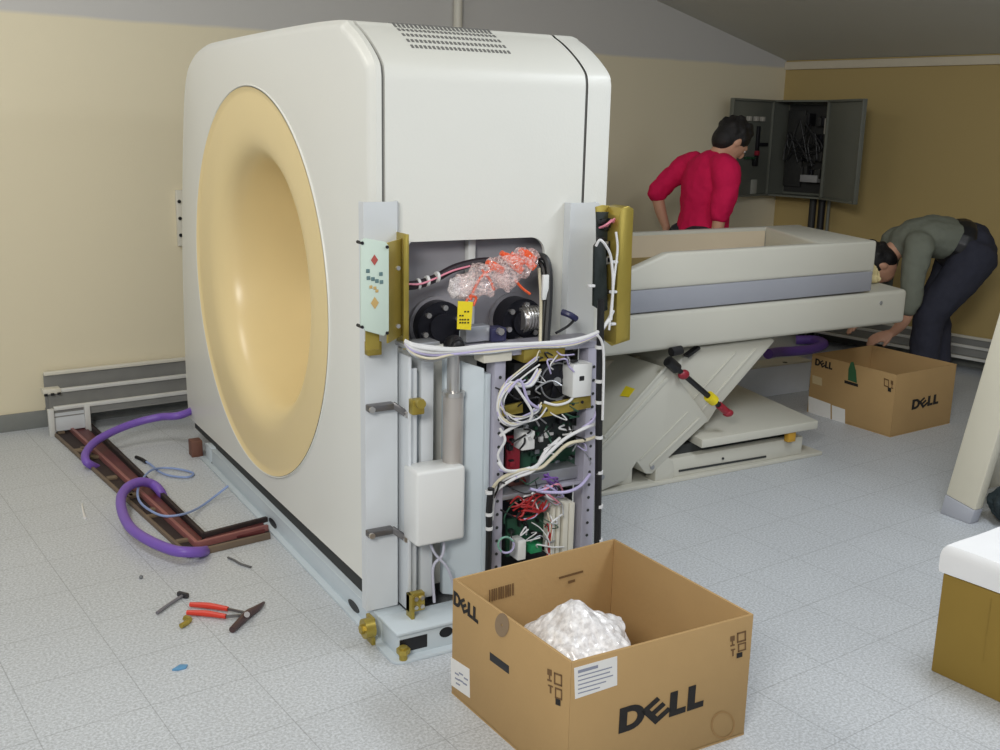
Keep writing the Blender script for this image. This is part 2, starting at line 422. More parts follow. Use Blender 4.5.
# --- rear shell
mb = MB(); bm = mb.bm
rings = [sh(PR, XR+.004), sh(PR, X1-.03)]
for d, x in ((.005, .012), (.016, .004), (.034, 0)): rings.append(sh(inset(PR, d), X1-x))
VR = [[bm.verts.new(p) for p in r] for r in rings]
for a, b in zip(VR, VR[1:]):
    for i in range(len(a)):
        j = (i+1) % len(a); bm.faces.new((a[i], a[j], b[j], b[i]))
face = VR[-1]; R2 = prf[-1][1]-.003
circ = [bm.verts.new((X1, CY+EY*R2*math.cos(2*math.pi*k/64), CZ+R2*math.sin(2*math.pi*k/64))) for k in range(64)]
ed = [bm.edges.get((face[i], face[(i+1) % len(face)])) or bm.edges.new((face[i], face[(i+1) % len(face)])) for i in range(len(face))]
ed += [bm.edges.new((circ[i], circ[(i+1) % 64])) for i in range(64)]
bmesh.ops.triangle_fill(bm, use_beauty=True, edges=ed); bmesh.ops.recalc_face_normals(bm, faces=bm.faces)
mb.build('rear_cover', M_shell, S, ang=30)
# --- vent grille on the shoulder
def pofs(i): 
    t = (PR[min(i+1, len(PR)-1)]-PR[i-1]).normalized(); return PR[i], t, V((0, -t.z, t.y))
mb = MB()
iv = [i for i in range(len(PR)//2) if 2.79 < PR[i].y < 2.97]
i0, i1 = iv[0], iv[-1]
path = []; 
for k in range(7):
    f = i0+(i1-i0)*k/6; j = int(f); g = f-j
    p = PR[j].lerp(PR[j+1], g); t = (PR[j+1]-PR[j-1]).normalized(); path.append((p, t, V((0, -t.z, t.y))))
NC = 24
for (p, t, n) in path:
    for k in range(NC):
        x = 1.322+(1.635-1.322)*k/(NC-1)
        mb.obox((x, p.y+n.y*.0005, p.z+n.z*.0005), (1, 0, 0), t, n, .0036, .0075, .0012)
mb.build('vent_slots', mat('vent_dark_grey', (112, 112, 110), .7), S)
# --- inner body seen through the cut-out: dark sheet, ribs and lower white panels
m = MB(); m.box(1.235, 1.80, 2.80, 2.815, .84, 1.20); m.build('gantry_plate', M_lead, S)
m = MB(); m.box(1.50, 1.525, 2.775, 2.80, .90, 1.19, .003).build('plate_rib', M_white, S)
m = MB(); m.box(1.20, 1.64, 2.735, 2.75, .10, .862, .003).build('lower_panel', M_shell, S)
m = MB(); m.box(1.172, 1.90, 2.74, 4.86, .0765, .15).build('gap_shade_box', M_gap, S)  # dark box put in as the shade between covers and base beam
# shaft hubs
for (px, py, r_, dep) in ((437, 325, .076, .05), (514, 319, .072, .075)):
    c = ony(px, py, 2.78)
    g = MB().cyl((c.x, 2.80, c.z), (c.x, 2.80-dep, c.z), r_, 36)
    g.cyl((c.x, 2.80-dep, c.z), (c.x, 2.80-dep-.012, c.z), r_*.55, 28)
    h = g.build('shaft_hub', M_blackmetal, S)
    MB().cyl((c.x, 2.80, c.z), (c.x, 2.787, c.z), r_*1.13, 36).build('hub_flange', M_lead, h)
    for k in range(6):
        a = math.radians(60*k+20); q = V((c.x+r_*.76*math.cos(a), 2.80-dep, c.z+r_*.76*math.sin(a)))
        MB().cyl(q, q+V((0, -.008, 0)), .0085, 8).build('hub_bolt', M_steel, h)
c = ony(531, 318, 2.72)
g = MB()
for k in range(7): g.cyl((c.x-.03+k*.011, 2.72, c.z), (c.x-.03+k*.011+.007, 2.72, c.z), .042-.001*k, 26)
g.cyl((c.x-.04, 2.72, c.z), (c.x+.05, 2.72, c.z), .034, 24)
g.build('coil_drum', M_steel, S)
# --- corner posts
def post(xa, xb, yf, z0, z1, lip):
    g = MB()
    d = .034
    g.prism([V((xa, yf+d, z0)), V((xa, yf, z0)), V((xb-.012, yf, z0)), V((xb, yf+.018, z0)), V((xb, yf+d, z0)), V((xb-.006, yf+d, z0)), V((xb-.006, yf+.02, z0)), V((xb-.016, yf+.008, z0)), V((xa+.006, yf+.008, z0)), V((xa+.006, yf+d, z0))], (0, 0, z1-z0))
    return g
pl = post(1.125, 1.237, 2.684, .085, 1.288, False)
pl.box(1.235, 1.245, 2.63, 2.70, .085, .86, .002)
pl.box(1.245, 1.272, 2.65, 2.662, .085, .82, .002)
post_l = pl.build('corner_post', M_post, S)
pr_ = post(1.80, 1.915, 2.684, .86, 1.274, False)
post_r = pr_.build('corner_post', M_post, S)
for (px, py) in ((372, 380), (372, 520)):
    pass
# side recess panels between left post and the actuator, blue-grey sheet beside the rack
m = MB(); m.box(1.25, 1.31, 2.68, 2.735, .085, .80, .003).build('recess_panel', M_frame, S)
a = ony(447, 380, 2.60); b = ony(490, 560, 2.60)
m = MB(); m.prism([(1.365, 2.66, .10), (1.455, 2.585, .10), (1.455, 2.585, .815), (1.365, 2.66, .845)], (0, .02, 0), .002); m.box(1.455, 1.472, 2.575, 2.62, .10, .80, .002)
m.build('blue_grey_upright', M_frame, S)
m = MB(); m.box(1.29, 1.33, 2.66, 2.735, .10, .845, .003); m.build('inner_upright', M_post, S)
# --- base frame
zt = .076
BM = MB()
BM.box(1.13, 1.24, 2.60, 4.62, .0, .0095, .002)                    # bottom flange of the long beam
BM.box(1.152, 1.166, 2.62, 4.60, .008, zt-.004, .001)                  # web
BM.box(1.150, 1.24, 2.625, 4.60, zt-.008, zt, .002)                 # top flange
BM.box(1.80, 1.92, 2.63, 4.60, .0, .012, .002); BM.box(1.85, 1.864, 2.63, 4.6, .008, zt-.004, .001); BM.box(1.80, 1.92, 2.63, 4.6, zt-.008, zt, .002)
# near end cross beam: rounded bottom plate, box front, top plate
pts = []
xa, xb, ya, yb = 1.125, 1.90, 2.487, 2.62
for (cx, cyy, a0) in ((xa+.03, ya+.03, 180), (xb-.03, ya+.03, 270)):
    for k in range(5):
        a = math.radians(a0+22.5*k); pts.append(V((cx+.03*math.cos(a), cyy+.03*math.sin(a), 0)))
pts += [V((xb, yb, 0)), V((xa, yb, 0))]
BM.prism(pts, (0, 0, .010), .002)
BM.box(1.15, 1.90, 2.515, 2.632, .008, .078, .003)
BM.box(1.142, 1.90, 2.507, 2.634, .077, .087, .003)
BM.box(1.15, 1.90, 4.50, 4.58, .0, .08, .003)
base = BM.build('base_frame', M_frame, S)
m = MB(); m.box(1.1665, 1.24, 2.64, 4.48, .012, zt-.012); m.build('frame_cavity', M_gap, base)
# holes
def hole_x(px, py, ry, rz):
    c = onx(px, py, 1.152)
    g = MB(); g.prism([(1.1515, c.y+ry*math.cos(2*math.pi*k/16), c.z+rz*math.sin(2*math.pi*k/16)) for k in range(16)], (-.0012, 0, 0)); g.build('beam_hole', M_black, base)
for q in ((210, 462), (273, 523), (354, 606)): hole_x(*q, .045, .015)
c1 = ony(398, 634, 2.515); c2 = ony(427, 648, 2.515)
g = MB(); g.box(c1.x+.005, c2.x, 2.5138, 2.515, .022, .062); g.build('beam_window', M_black, base)
c = ony(446, 632, 2.515)
g = MB(); g.prism([(c.x+.022*math.cos(2*math.pi*k/16), 2.515, c.z+.016*math.sin(2*math.pi*k/16)) for k in range(16)], (0, -.0012, 0)); g.build('beam_hole', M_black, base)
# levelling feet / zinc brackets
c = onx(368, 628, 1.11)
g = MB(); g.cyl((1.125, c.y, c.z), (1.095, c.y, c.z), .03, 20); g.cyl((1.095, c.y, c.z), (1.085, c.y, c.z), .014, 6); g.box(1.118, 1.13, c.y-.01, c.y+.035, .0, c.z+.03, .002)
g.build('levelling_disc', M_brass, S)
c = ony(403, 651, 2.50)
g = MB(); g.cyl((c.x, 2.498, .01), (c.x, 2.498, .05), .012, 12); g.cyl((c.x, 2.498, .03), (c.x, 2.498, .044), .02, 6); g.build('levelling_bolt', M_brass, S)
c = ony(416, 601, 2.60)
g = MB(); g.box(c.x-.028, c.x+.022, 2.585, 2.61, c.z-.026, c.z+.03, .002); g.box(c.x-.028, c.x-.018, 2.57, 2.61, c.z-.07, c.z+.03, .002)
lk = g.build('corner_bracket', M_brass, S)
for dx, dz in ((-.008, .015), (.012, .015), (-.008, -.012), (.012, -.012)): MB().cyl((c.x+dx, 2.587, c.z+dz), (c.x+dx, 2.579, c.z+dz), .007, 6).build('bolt', M_steel, lk)
# brown foot block at the far end
c = onx(195, 458, 1.12)
MB().box(1.10, 1.15, c.y-.03, c.y+.03, .0, .075, .003).build('foot_block', M_brown, S)
# --- hinges on the left post
for (px, py) in ((369, 410), (369, 536)):
    c = ony(px, py, 2.66)
    g = MB(); g.box(c.x, c.x+.08, 2.66, 2.688, c.z-.009, c.z+.011, .003); g.bar((c.x+.075, 2.668, c.z+.006), (c.x+.115, 2.645, c.z-.026), .012, .018, (0, 0, 1), .002)
    h = g.build('latch_arm', M_toolsteel, S)
    MB().cyl((c.x+.008, 2.66, c.z), (c.x+.008, 2.652, c.z), .009, 10).build('bolt', M_steel, h); MB().cyl((c.x+.11, 2.645, c.z-.022), (c.x+.11, 2.634, c.z-.022), .010, 10).build('bolt', M_steel, h)
c = ony(417, 406, 2.60)
g = MB(); g.box(c.x-.018, c.x+.02, 2.59, 2.62, c.z-.024, c.z+.02, .004); g.cyl((c.x, 2.59, c.z+.012), (c.x, 2.57, c.z+.012), .014, 14); g.build('brass_catch', M_brass, S)
# --- lift actuator with white control box
c = ony(453, 430, 2.615)
g = MB(); g.cyl((c.x, 2.615, .88), (c.x, 2.615, .70), .019, 20); act = g.build('actuator_rod', M_steel, S)
MB().cyl((c.x, 2.615, .74), (c.x, 2.615, .46), .030, 28).build('actuator_tube', mat('tube_grey', (190, 184, 178), .35, .45), S)
MB().cyl((c.x, 2.615, .75), (c.x, 2.615, .738), .033, 28).build('tube_collar', M_steel, S)
g = MB(); g.sphere((c.x, 2.615, .885), .03, 16, 10); g.cyl((c.x, 2.64, .885), (c.x, 2.59, .885), .022, 16); g.build('actuator_eye', M_black, S)
a = ony(417, 476, 2.56); b = ony(465, 540, 2.56)
MB().box(a.x, b.x, 2.56, 2.655, b.z+.004, a.z+.008, .010, 3).build('control_box', M_white, S)
c = ony(447, 541, 2.58)
g = MB()
g.tube([(c.x, 2.60, c.z), (c.x-.004, 2.60, c.z-.05), (c.x-.03, 2.61, c.z-.09), (c.x-.02, 2.62, .1)], .0045, 8)
g.build('control_lead', M_palewire, S)
g = MB(); g.tube([(c.x-.05, 2.60, c.z+.01), (c.x-.03, 2.60, c.z-.04), (c.x+.015, 2.60, c.z-.1), (c.x+.05, 2.62, .12)], .004, 8); g.build('control_lead', M_palewire, S)
MB().cyl((c.x, 2.60, c.z+.012), (c.x, 2.60, c.z-.006), .009, 10).build('cable_gland', M_black, S)
# --- left: pale green keypad on a zinc bracket
YK = 2.535
kp = [ony(x, y, YK) for x, y in ((361, 241), (365, 238), (386, 242), (389, 246), (389, 331), (384, 336), (366, 331), (361, 326))]
g = MB(); g.prism(kp, (0, .007, 0), .0015)
br = MB()
a = ony(388, 243, YK); b = ony(390, 362, YK)
x0 = a.x

e0, e1_ = ony(401, 300, 2.63), ony(409, 300, 2.61)
br.prism([V((x0-.002, YK+.008, b.z+.05)), V((e0.x, 2.63, b.z+.05)), V((e0.x+.005, 2.63, b.z+.05)), V((x0+.004, YK+.008, b.z+.05))], (0, 0, a.z-b.z-.05), .001)
br.box(e0.x-.001, e1_.x, 2.61, 2.616, b.z+.012, a.z+.012, .002); br.box(e1_.x-.004, e1_.x, 2.61, 2.69, b.z+.012, a.z+.012, .001)
br.box(x0-.052, x0-.012, YK+.03, YK+.036, b.z+.03, b.z+.11, .002)
q0, q1 = ony(368, 356, 2.66), ony(382, 356, 2.66); br.box(q0.x, q1.x, 2.66, 2.69, b.z-.008, b.z+.03, .002)
bk = br.build('keypad_bracket', M_brass, S)
key = g.build('keypad', M_panelgreen, S)
def keydot(px, py, r_, m_, rot=0):
    c = ony(px, py, YK-.001)
    if rot: MB().prism([(c.x, YK-.002, c.z+r_), (c.x-r_*.7, YK-.002, c.z), (c.x, YK-.002, c.z-r_), (c.x+r_*.7, YK-.002, c.z)], (0, .003, 0)).build('key', m_, key)
    else: MB().box(c.x-r_, c.x+r_, YK-.002, YK+.001, c.z-r_, c.z+r_, .001).build('key', m_, key)
M_keyr = mat('key_red', (176, 84, 76), .5); M_keyb = mat('key_blue_grey', (96, 122, 124), .5); M_keyy = mat('key_tan', (196, 164, 104), .5)
keydot(374.5, 260, .014, M_keyr, 1)
for q in ((368, 271), (368.5, 278), (373, 279), (377, 281), (381, 274), (381.5, 282)): keydot(*q, .005, M_keyb)
for q in ((371, 287), (375, 288), (377, 291)): keydot(*q, .004, M_keyy)
keydot(374.8, 303, .016, M_keyy, 1)
for (px, py) in ((398, 268), (398, 326)):
    c = ony(px, py, YK); MB().cyl((c.x, YK+.004, c.z), (c.x, YK-.004, c.z), .006, 8).build('bolt', M_steel, bk)
for (px, py) in ((362, 243), (387, 247), (362, 327), (387, 333)):
    c = ony(px, py, YK); MB().cyl((c.x, YK+.03, c.z), (c.x, YK-.003, c.z), .0045, 8).build('standoff', M_black, bk)
# --- right: zinc bracket tray with circuit boards
YB = 2.53
g = MB()
def bx(pts, y, th): return [ony(px, py, y) for px, py in pts]
g.prism(bx([(596, 207), (603, 205), (633, 208), (630, 340), (612, 346), (604, 340)], YB+.07, 0), (0, .006, 0), .001)
g.prism(bx([(619, 216), (622, 208), (629, 206), (634, 210), (628, 338), (616, 344)], YB, 0), (0, .07, 0), .002)
tray = g.build('board_bracket', M_brass, S)
g = MB(); g.prism(bx([(595, 246), (599, 241), (606, 243), (608, 310), (604, 312), (594, 306)], YB+.02, 0), (0, .012, 0), .002); g.prism(bx([(597, 212), (621, 212), (619, 306), (598, 300)], YB+.055, 0), (0, .008, 0), .001)
bd = g.build('circuit_board', M_pcbdark, tray)
for k in range(26):
    px = random.uniform(599, 618); py = random.uniform(214, 298); c = ony(px, py, YB+.05)
    s_ = random.uniform(.004, .013); MB().box(c.x-s_, c.x+s_*.7, YB+.040, YB+.058, c.z-s_*.9, c.z+s_*.8, .001).build('chip', random.choice([M_chip, M_chip, M_pcb, M_silver, M_black]), bd)
c = ony(608, 224, YB+.03)
g = MB()
for k in range(5): g.tube([(c.x-.02+.006*k, YB+.045, c.z-.012), (c.x-.012+.007*k, YB+.02, c.z+.004*k), (c.x+.012+.004*k, YB+.03, c.z+.012-.004*k)], .003, 6)
g.build('pink_loom', M_wirep, tray)
for (px, py) in ((615, 262), (614, 292), (613, 324), (592, 286)):
    c = ony(px, py, YB); g = MB(); g.box(c.x-.012, c.x+.010, YB-.004, YB+.01, c.z-.004, c.z+.004, .002); g.build('cable_tie', M_wirew, tray)

# ------------------------------------------------------------------ electronics rack (part of the scanner)
YR = 2.56
def pb(mb, x0, y0, x1, y1, Y, dep, bev=.002):
    """axis aligned block whose front spans two pixel corners on the plane y=Y"""
    a = ony(x0, (y0+y1)/2, Y); b = ony(x1, (y0+y1)/2, Y); mx = (x0+x1)/2
    t = ony(mx, y0, Y); u = ony(mx, y1, Y)
    return mb.box(a.x, b.x, Y, Y+dep, u.z, t.z, bev)
def pt(px, py, Y): return ony(px, py, Y)
rk = MB()
xl0, xl1, xr0, xr1 = 1.475, 1.512, 1.80, 1.846
rk.box(xl0, xl1, YR, YR+.05, .10, .86, .002); rk.box(xr0, xr1, YR, YR+.05, .10, .86, .002)
rk.box(1.44, 1.855, YR-.005, YR+.12, .852, .872, .002)
rk.box(xl0, xr1, YR+.2, YR+.212, .10, .86)
rk.box(xl1, xr0, YR+.01, YR+.19, .415, .425, .001)
rack = rk.build('rack_frame', mat('rack_lilac_grey', (186, 184, 198), .4, .3, .08, 12), S)
g = MB()
for k in range(16):
    z = .16+.042*k
    g.cyl(((xl0+xl1)/2, YR+.001, z), ((xl0+xl1)/2, YR-.0015, z), .005, 8); g.cyl(((xr0+xr1)/2, YR+.001, z), ((xr0+xr1)/2, YR-.0015, z), .005, 8)
g.build('rail_holes', M_gap, rack)
g = MB(); g.box(xl1, xr0, YR+.17, YR+.195, .10, .85); g.build('rack_back', mat('rack_dark_back', (40, 42, 44), .6, .2, .2, 30), S)
# zinc shelves
g = MB(); pb(g, 524, 348, 565, 361, YR-.02, .10); s1 = g.build('zinc_shelf', M_brass, S)
g = MB(); g.bar(pt(540, 411, YR-.012), pt(590, 401, YR-.012), .012, .040, bev=.002); g.bar(pt(502, 411, YR), pt(522, 407, YR), .012, .032, bev=.002); s2 = g.build('zinc_shelf', M_brass, S)
for q in ((546, 410), (573, 404), (582, 402)):
    c = pt(*q, YR-.019); MB().cyl(c, c+V((0, -.003, 0)), .005, 8).build('bolt', M_black, s2)
# fan unit
g = MB(); pb(g, 541, 362, 574, 399, YR+.03, .10, .004); fan = g.build('fan_housing', M_chip, S)
c = pt(556, 381, YR+.03)
g = MB()
for k in range(7):
    a = 2*math.pi*k/7
    g.obox(c+V((.03*math.cos(a), -.002, .03*math.sin(a))), (math.cos(a), 0, math.sin(a)), (0, 1, 0), (-math.sin(a), .3, math.cos(a)), .02, .002, .011)
g.build('fan_blades', M_blackmetal, fan)
MB().cyl(c, c+V((0, -.008, 0)), .014, 16).build('fan_hub', M_silver, fan)
g = MB()
for k in range(32):
    a = 2*math.pi*k/32; b = 2*math.pi*(k+1)/32
    g.bar(c+V((.056*math.cos(a), -.003, .056*math.sin(a))), c+V((.056*math.cos(b), -.003, .056*math.sin(b))), .004, .004, (0, 1, 0))
g.build('fan_ring', M_silver, fan)
g = MB(); pb(g, 573, 364, 592, 397, YR-.03, .06, .003); sk = g.build('white_socket_box', M_white, S)
g = MB(); pb(g, 579.5, 376, 584.5, 381, YR-.031, .004); g.build('socket_hole', M_black, sk)
# left dark modules
g = MB(); pb(g, 514, 362, 540, 398, YR+.05, .10, .003); md = g.build('relay_module', M_chip, S)
for k in range(10):
    px = random.uniform(516, 537); py = random.uniform(365, 395); g = MB(); pb(g, px, py, px+random.uniform(2, 5), py+random.uniform(2, 5), YR+.045, .01, .001); g.build('relay', random.choice([M_silver, M_pcb, M_blackmetal, M_wirew]), md)
# circuit boards
def board(x0, y0, x1, y1, Y, m_, n, cols, seed):
    random.seed(seed)
    g = MB(); pb(g, x0, y0, x1, y1, Y, .012, .001); b = g.build('circuit_board', m_, S)
    for k in range(n):
        w = random.uniform(1.5, 5); h = random.uniform(1.5, 5.5)
        px = random.uniform(x0+.5, x1-w-.5); py = random.uniform(y0+.5, y1-h-.5)
        g = MB(); pb(g, px, py, px+w, py+h, Y-random.uniform(.004, .018), .02, .001); g.build('component', random.choice(cols), b)
    return b
board(514, 416, 584, 448, YR+.06, M_pcbdark, 30, [M_chip, M_chip, M_pcb, M_pcb, M_silver, M_wirew, M_black], 3)
board(507, 436, 520, 472, YR+.05, M_darkred, 8, [M_chip, M_darkred, M_black], 4)
board(520, 448, 584, 470, YR+.09, M_pcb, 16, [M_chip, M_pcb, M_silver, M_pcbdark], 5)
board(507, 516, 547, 553, YR+.05, M_pcb, 18, [M_pcb, M_chip, M_pcbdark, M_chip], 6)
board(508, 478, 530, 500, YR+.06, mat('brown_board', (104, 60, 48), .5, 0, .2, 40), 10, [M_darkred, M_chip, M_silver], 8)
g = MB(); pb(g, 522, 432, 535, 450, YR+.0, .05, .003); g.build('white_relay', M_white, S)
g = MB(); pb(g, 530, 470, 578, 482, YR+.03, .10, .003); g.build('grey_supply_box', M_silver, S)
g = MB(); pb(g, 502, 492, 545, 497, YR+.0, .12, .002); g.build('steel_shelf', M_silver, S)
for (x0, x1, y0) in ((563, 568, 503), (569, 574, 503), (552, 555, 508), (557, 560, 506)):
    g = MB(); pb(g, x0, y0, x1, 556, YR+.0, .12, .002); g.build('plug_in_card', M_cream, S)
g = MB(); pb(g, 518, 541, 526, 560, YR-.01, .05, .002); g.build('white_connector', M_white, S)
g = MB(); pb(g, 531, 545, 542, 553, YR-.005, .04, .002); g.build('green_connector', mat('green_plastic', (40, 140, 90), .45), S)
g = MB(); pb(g, 484, 352, 512, 362, YR-.02, .06, .002); g.build('terminal_block', M_cream, S)
# wiring
def cable(pts, r, m_, name='cable', par=S, n=8):
    g = MB(); g.tube([pt(*q) for q in pts], r, n); return g.build(name, m_, par)
Y1 = YR-.03
random.seed(11)
cable([(596, 424, Y1), (585, 428, Y1-.01), (566, 438, Y1-.01), (550, 452, Y1-.01), (536, 466, Y1), (516, 474, Y1), (500, 482, Y1+.01), (494, 496, Y1+.02), (492, 520, Y1+.02)], .0055, M_wirew)
cable([(598, 436, Y1), (586, 440, Y1), (568, 444, Y1-.01), (552, 458, Y1), (540, 468, Y1), (522, 470, Y1), (502, 478, Y1), (490, 492, Y1+.02)], .0055, M_wirec)
cable([(560, 438, Y1+.01), (545, 452, Y1), (534, 470, Y1), (515, 478, Y1), (497, 490, Y1+.01), (489, 505, Y1+.02)], .005, M_wirew)
cable([(498, 462, Y1), (505, 470, Y1-.01), (516, 471, Y1), (530, 468, Y1)], .005, M_wirew)
cable([(500, 428, Y1), (505, 440, Y1-.01), (498, 455, Y1), (503, 468, Y1)], .004, M_wirew)
for k in range(7):     # the tangled loops at the top left of the rack
    d = random.uniform(-3, 3); e = random.uniform(-4, 4)
    cable([(540+d, 370+e, Y1), (528+e, 386+d, Y1-.01), (512+d, 384+e, Y1-.015), (500+e*.5, 398+d, Y1-.02), (499+d*.5, 414+e, Y1-.02), (510+d, 424+e*.6, Y1-.02), (526+e, 421+d, Y1-.01), (536+d*.6, 410+e, Y1)], random.choice([.0028, .0036]), [M_wirew, M_wirew, M_wirel, M_wirew, M_silver, M_wirec, M_wirew][k])
cable([(514, 384, Y1-.02), (524, 398, Y1-.03), (532, 412, Y1-.03), (530, 420, Y1-.02)], .004, M_wirew)
cable([(508, 392, Y1-.02), (520, 380, Y1-.03), (528, 400, Y1-.03), (538, 408, Y1-.02)], .004, M_wirel)
cable([(520, 424, Y1-.01), (508, 430, Y1-.01), (500, 436, Y1)], .005, M_wirew)
cable([(544, 402, Y1), (556, 405, Y1-.01), (568, 402, Y1), (574, 396, Y1+.01)], .004, M_wirew)
cable([(598, 400, Y1), (594, 418, Y1-.01), (582, 428, Y1)], .004, M_wirel)
cable([(590, 474, Y1), (580, 486, Y1-.01), (566, 492, Y1-.01), (545, 492, Y1), (530, 489, Y1+.01)], .005, M_wirel)
for k in range(12):
    px = random.uniform(508, 530); py = random.uniform(502, 516)
    cable([(px, py, Y1+.02), (px+random.uniform(6, 12), py+random.uniform(-8, 6), Y1), (px+random.uniform(14, 22), py+random.uniform(-12, 4), Y1+.01), (px+random.uniform(20, 30), py+random.uniform(-16, 2), Y1+.03)], .0028, M_wirer, 'wire', n=6)
for k in range(9):
    px = random.uniform(540, 556); py = random.uniform(478, 496)
    cable([(px, py, Y1+.02), (px+random.uniform(-4, 8), py+random.uniform(-6, 6), Y1), (px+random.uniform(2, 14), py+random.uniform(-2, 10), Y1+.01), (px+random.uniform(4, 16), py+random.uniform(2, 16), Y1+.04)], .003, [M_wirev, M_wirep, M_wirel, M_wirev, M_wirew][k % 5], 'wire', n=6)
for k in range(6):
    px = random.uniform(545, 552)
    cable([(px, 512+3*k, Y1+.04), (px+3, 525, Y1+.02), (px+random.uniform(-2, 4), 545, Y1+.02), (px+2, 556, Y1+.03)], .0028, [M_wirec, M_wirew, M_wirer][k % 3], 'wire', n=6)
for k in range(6):
    a = random.uniform(0, 6)
    cable([(506+8*math.cos(a+t*.9), 545+8*math.sin(a+t*.9), Y1+.01-.004*k) for t in range(5)], .003, [M_wirew, M_wirel, mat('teal_wire', (120, 170, 150), .5)][k % 3], 'wire', n=6)
for k in range(8):
    px = random.uniform(515, 580); py = random.uniform(420, 446)
    cable([(px, py, Y1+.04), (px+random.uniform(-8, 8), py+random.uniform(2, 8), Y1+.02), (px+random.uniform(-14, 14), py+random.uniform(4, 14), Y1+.04)], .003, [M_wirek, M_pcb, M_wirew, M_wirek][k % 4], 'wire', n=6)
random.seed(31)
for k in range(46):        # thin lead clutter across the boards
    zone = random.choice([(502, 352, 542, 402), (502, 404, 584, 448), (507, 470, 560, 505), (508, 505, 560, 548), (540, 352, 575, 364)])
    px, py = random.uniform(zone[0], zone[2]), random.uniform(zone[1], zone[3])
    q = [(px, py, Y1+.03)]
    for _ in range(3):
        px = min(590, max(494, px+random.uniform(-15, 15))); py = min(552, max(348, py+random.uniform(-9, 12))); q.append((px, py, Y1+random.uniform(-.01, .02)))
    cable(q, random.uniform(.0016, .003), random.choice([M_wirek, M_wirek, M_wirek, M_wirew, M_wirew, M_silver, M_pcb, M_wirel, M_wirec]), 'wire', n=6)
for k in range(6):
    d = random.uniform(-4, 4); e = random.uniform(-5, 5)
    cable([(536+d, 360+e, Y1), (520+e, 372+d, Y1-.01), (505+d, 386+e, Y1-.015), (500+d, 404+e, Y1-.02), (514+e, 418+d, Y1-.02), (534+d, 414+e, Y1-.01), (542+e, 404+d, Y1)], .0025, [M_wirew, M_silver, M_wirel, M_wirek, M_wirew, M_wirec][k], 'cable')
# black loom down the right edge with ties, and the loom lower left
lm = cable([(601, 300, YR-.06), (600, 350, YR-.045), (599, 420, YR-.045), (598, 500, YR-.045), (597, 562, YR-.045)], .011, M_wirek, 'black_loom')
cable([(597.5, 335, YR-.07), (603.5, 352, YR-.065), (602.5, 420, YR-.065)], .004, M_wirew)
for py in (347, 381, 402, 437, 472, 506, 540):
    c = pt(599, py, YR-.045); MB().cyl(c+V((0, 0, .005)), c-V((0, 0, .005)), .0125, 12).build('cable_tie', M_wirew, lm)
lm = cable([(491, 488, YR-.03), (489, 510, YR-.03), (489, 535, YR-.03), (488, 575, YR-.03)], .010, M_wirek, 'black_loom')
for py in (492, 514, 528): c = pt(489, py, YR-.03); MB().cyl(c+V((0, 0, .005)), c-V((0, 0, .005)), .0115, 12).build('cable_tie', M_wirew, lm)
# the lead harness across the top of the rack
for k, (dy, r_, m_) in enumerate(((0, .0055, M_wirew), (3, .004, M_wirew), (5, .004, M_wirel), (8, .0035, M_wirec), (-2, .004, M_wirew), (10, .0035, M_silver))):
    cable([(405, 341+dy*.4, YR-.01), (414, 346+dy*1.0, YR-.03), (432, 349+dy*1.2, YR-.035+.004*(k%3)), (455, 350+dy*(.8-.3*(k%2)), YR-.03), (490, 346+dy*.7, YR-.03), (530, 344+dy*.4, YR-.03), (570, 341+dy*.5, YR-.04), (596, 333+dy*.3, YR-.05), (607, 322+dy*.2, YR-.05), (613, 311, YR-.03)], r_, m_, 'harness_lead')
cable([(596, 246, YR-.05), (600, 240, YR-.06), (606, 246, YR-.06), (611, 258, YR-.05), (613, 285, YR-.05), (611, 320, YR-.05)], .004, M_wirew)
cable([(616, 232, YR-.05), (617.5, 250, YR-.05), (614, 280, YR-.05), (609, 330, YR-.05)], .0035, M_wirew)
# black hoses and loom behind the bag
cable([(534, 256, 2.67), (545, 258, 2.64), (549, 272, 2.62), (549, 300, 2.60), (547, 330, 2.58), (546, 350, 2.56)], .011, M_wirek, 'black_hose')
cable([(530, 262, 2.68), (541, 264, 2.65), (545, 280, 2.63), (545, 310, 2.61), (543, 350, 2.57)], .009, M_wirek, 'black_hose')
cable([(539, 268, 2.64), (541, 300, 2.62), (540, 345, 2.57)], .005, M_wirec)
lm = cable([(407, 286, 2.70), (420, 284, 2.71), (436, 278, 2.72), (455, 268, 2.73), (480, 262, 2.73), (505, 262, 2.72)], .013, mat('dark_loom', (44, 34, 40), .5), 'dark_loom')
cable([(407, 284, 2.685), (420, 284, 2.69), (434, 279, 2.70), (452, 271, 2.71), (470, 266, 2.71)], .003, M_wirep, 'wire')
for (px, py) in ((418, 284), (427, 281), (437, 277)):
    c = pt(px, py, 2.71); MB().cyl(c+V((-.004, 0, 0)), c+V((.004, 0, 0)), .016, 12).build('cable_tie', M_wirew, lm)
g = MB(); pb(g, 543, 275, 549, 300, 2.60, .01); g.build('cable_label', M_white, S)
cable([(562, 312, 2.60), (570, 315, 2.58), (576, 319, 2.58)], .010, mat('navy_plug', (44, 46, 80), .4), 'navy_plug')
cable([(575, 319, 2.58), (568, 326, 2.57), (556, 333, 2.56)], .004, M_wirek)
g = MB(); pb(g, 466, 326, 490, 342, 2.66, .04, .004); g.build('grey_plate', M_silver, S)
g = MB(); pb(g, 462, 330, 500, 345, 2.70, .02, .002); g.build('grey_plate', M_frame, S)
g = MB(); pb(g, 492, 328, 507, 342, 2.65, .05, .006); g.build('navy_clamp', mat('navy_paint', (50, 50, 84), .4), S)
c = pt(499, 331, 2.65); MB().cyl(c, c+V((0, -.015, 0)), .011, 8).build('bolt', M_steel, S)
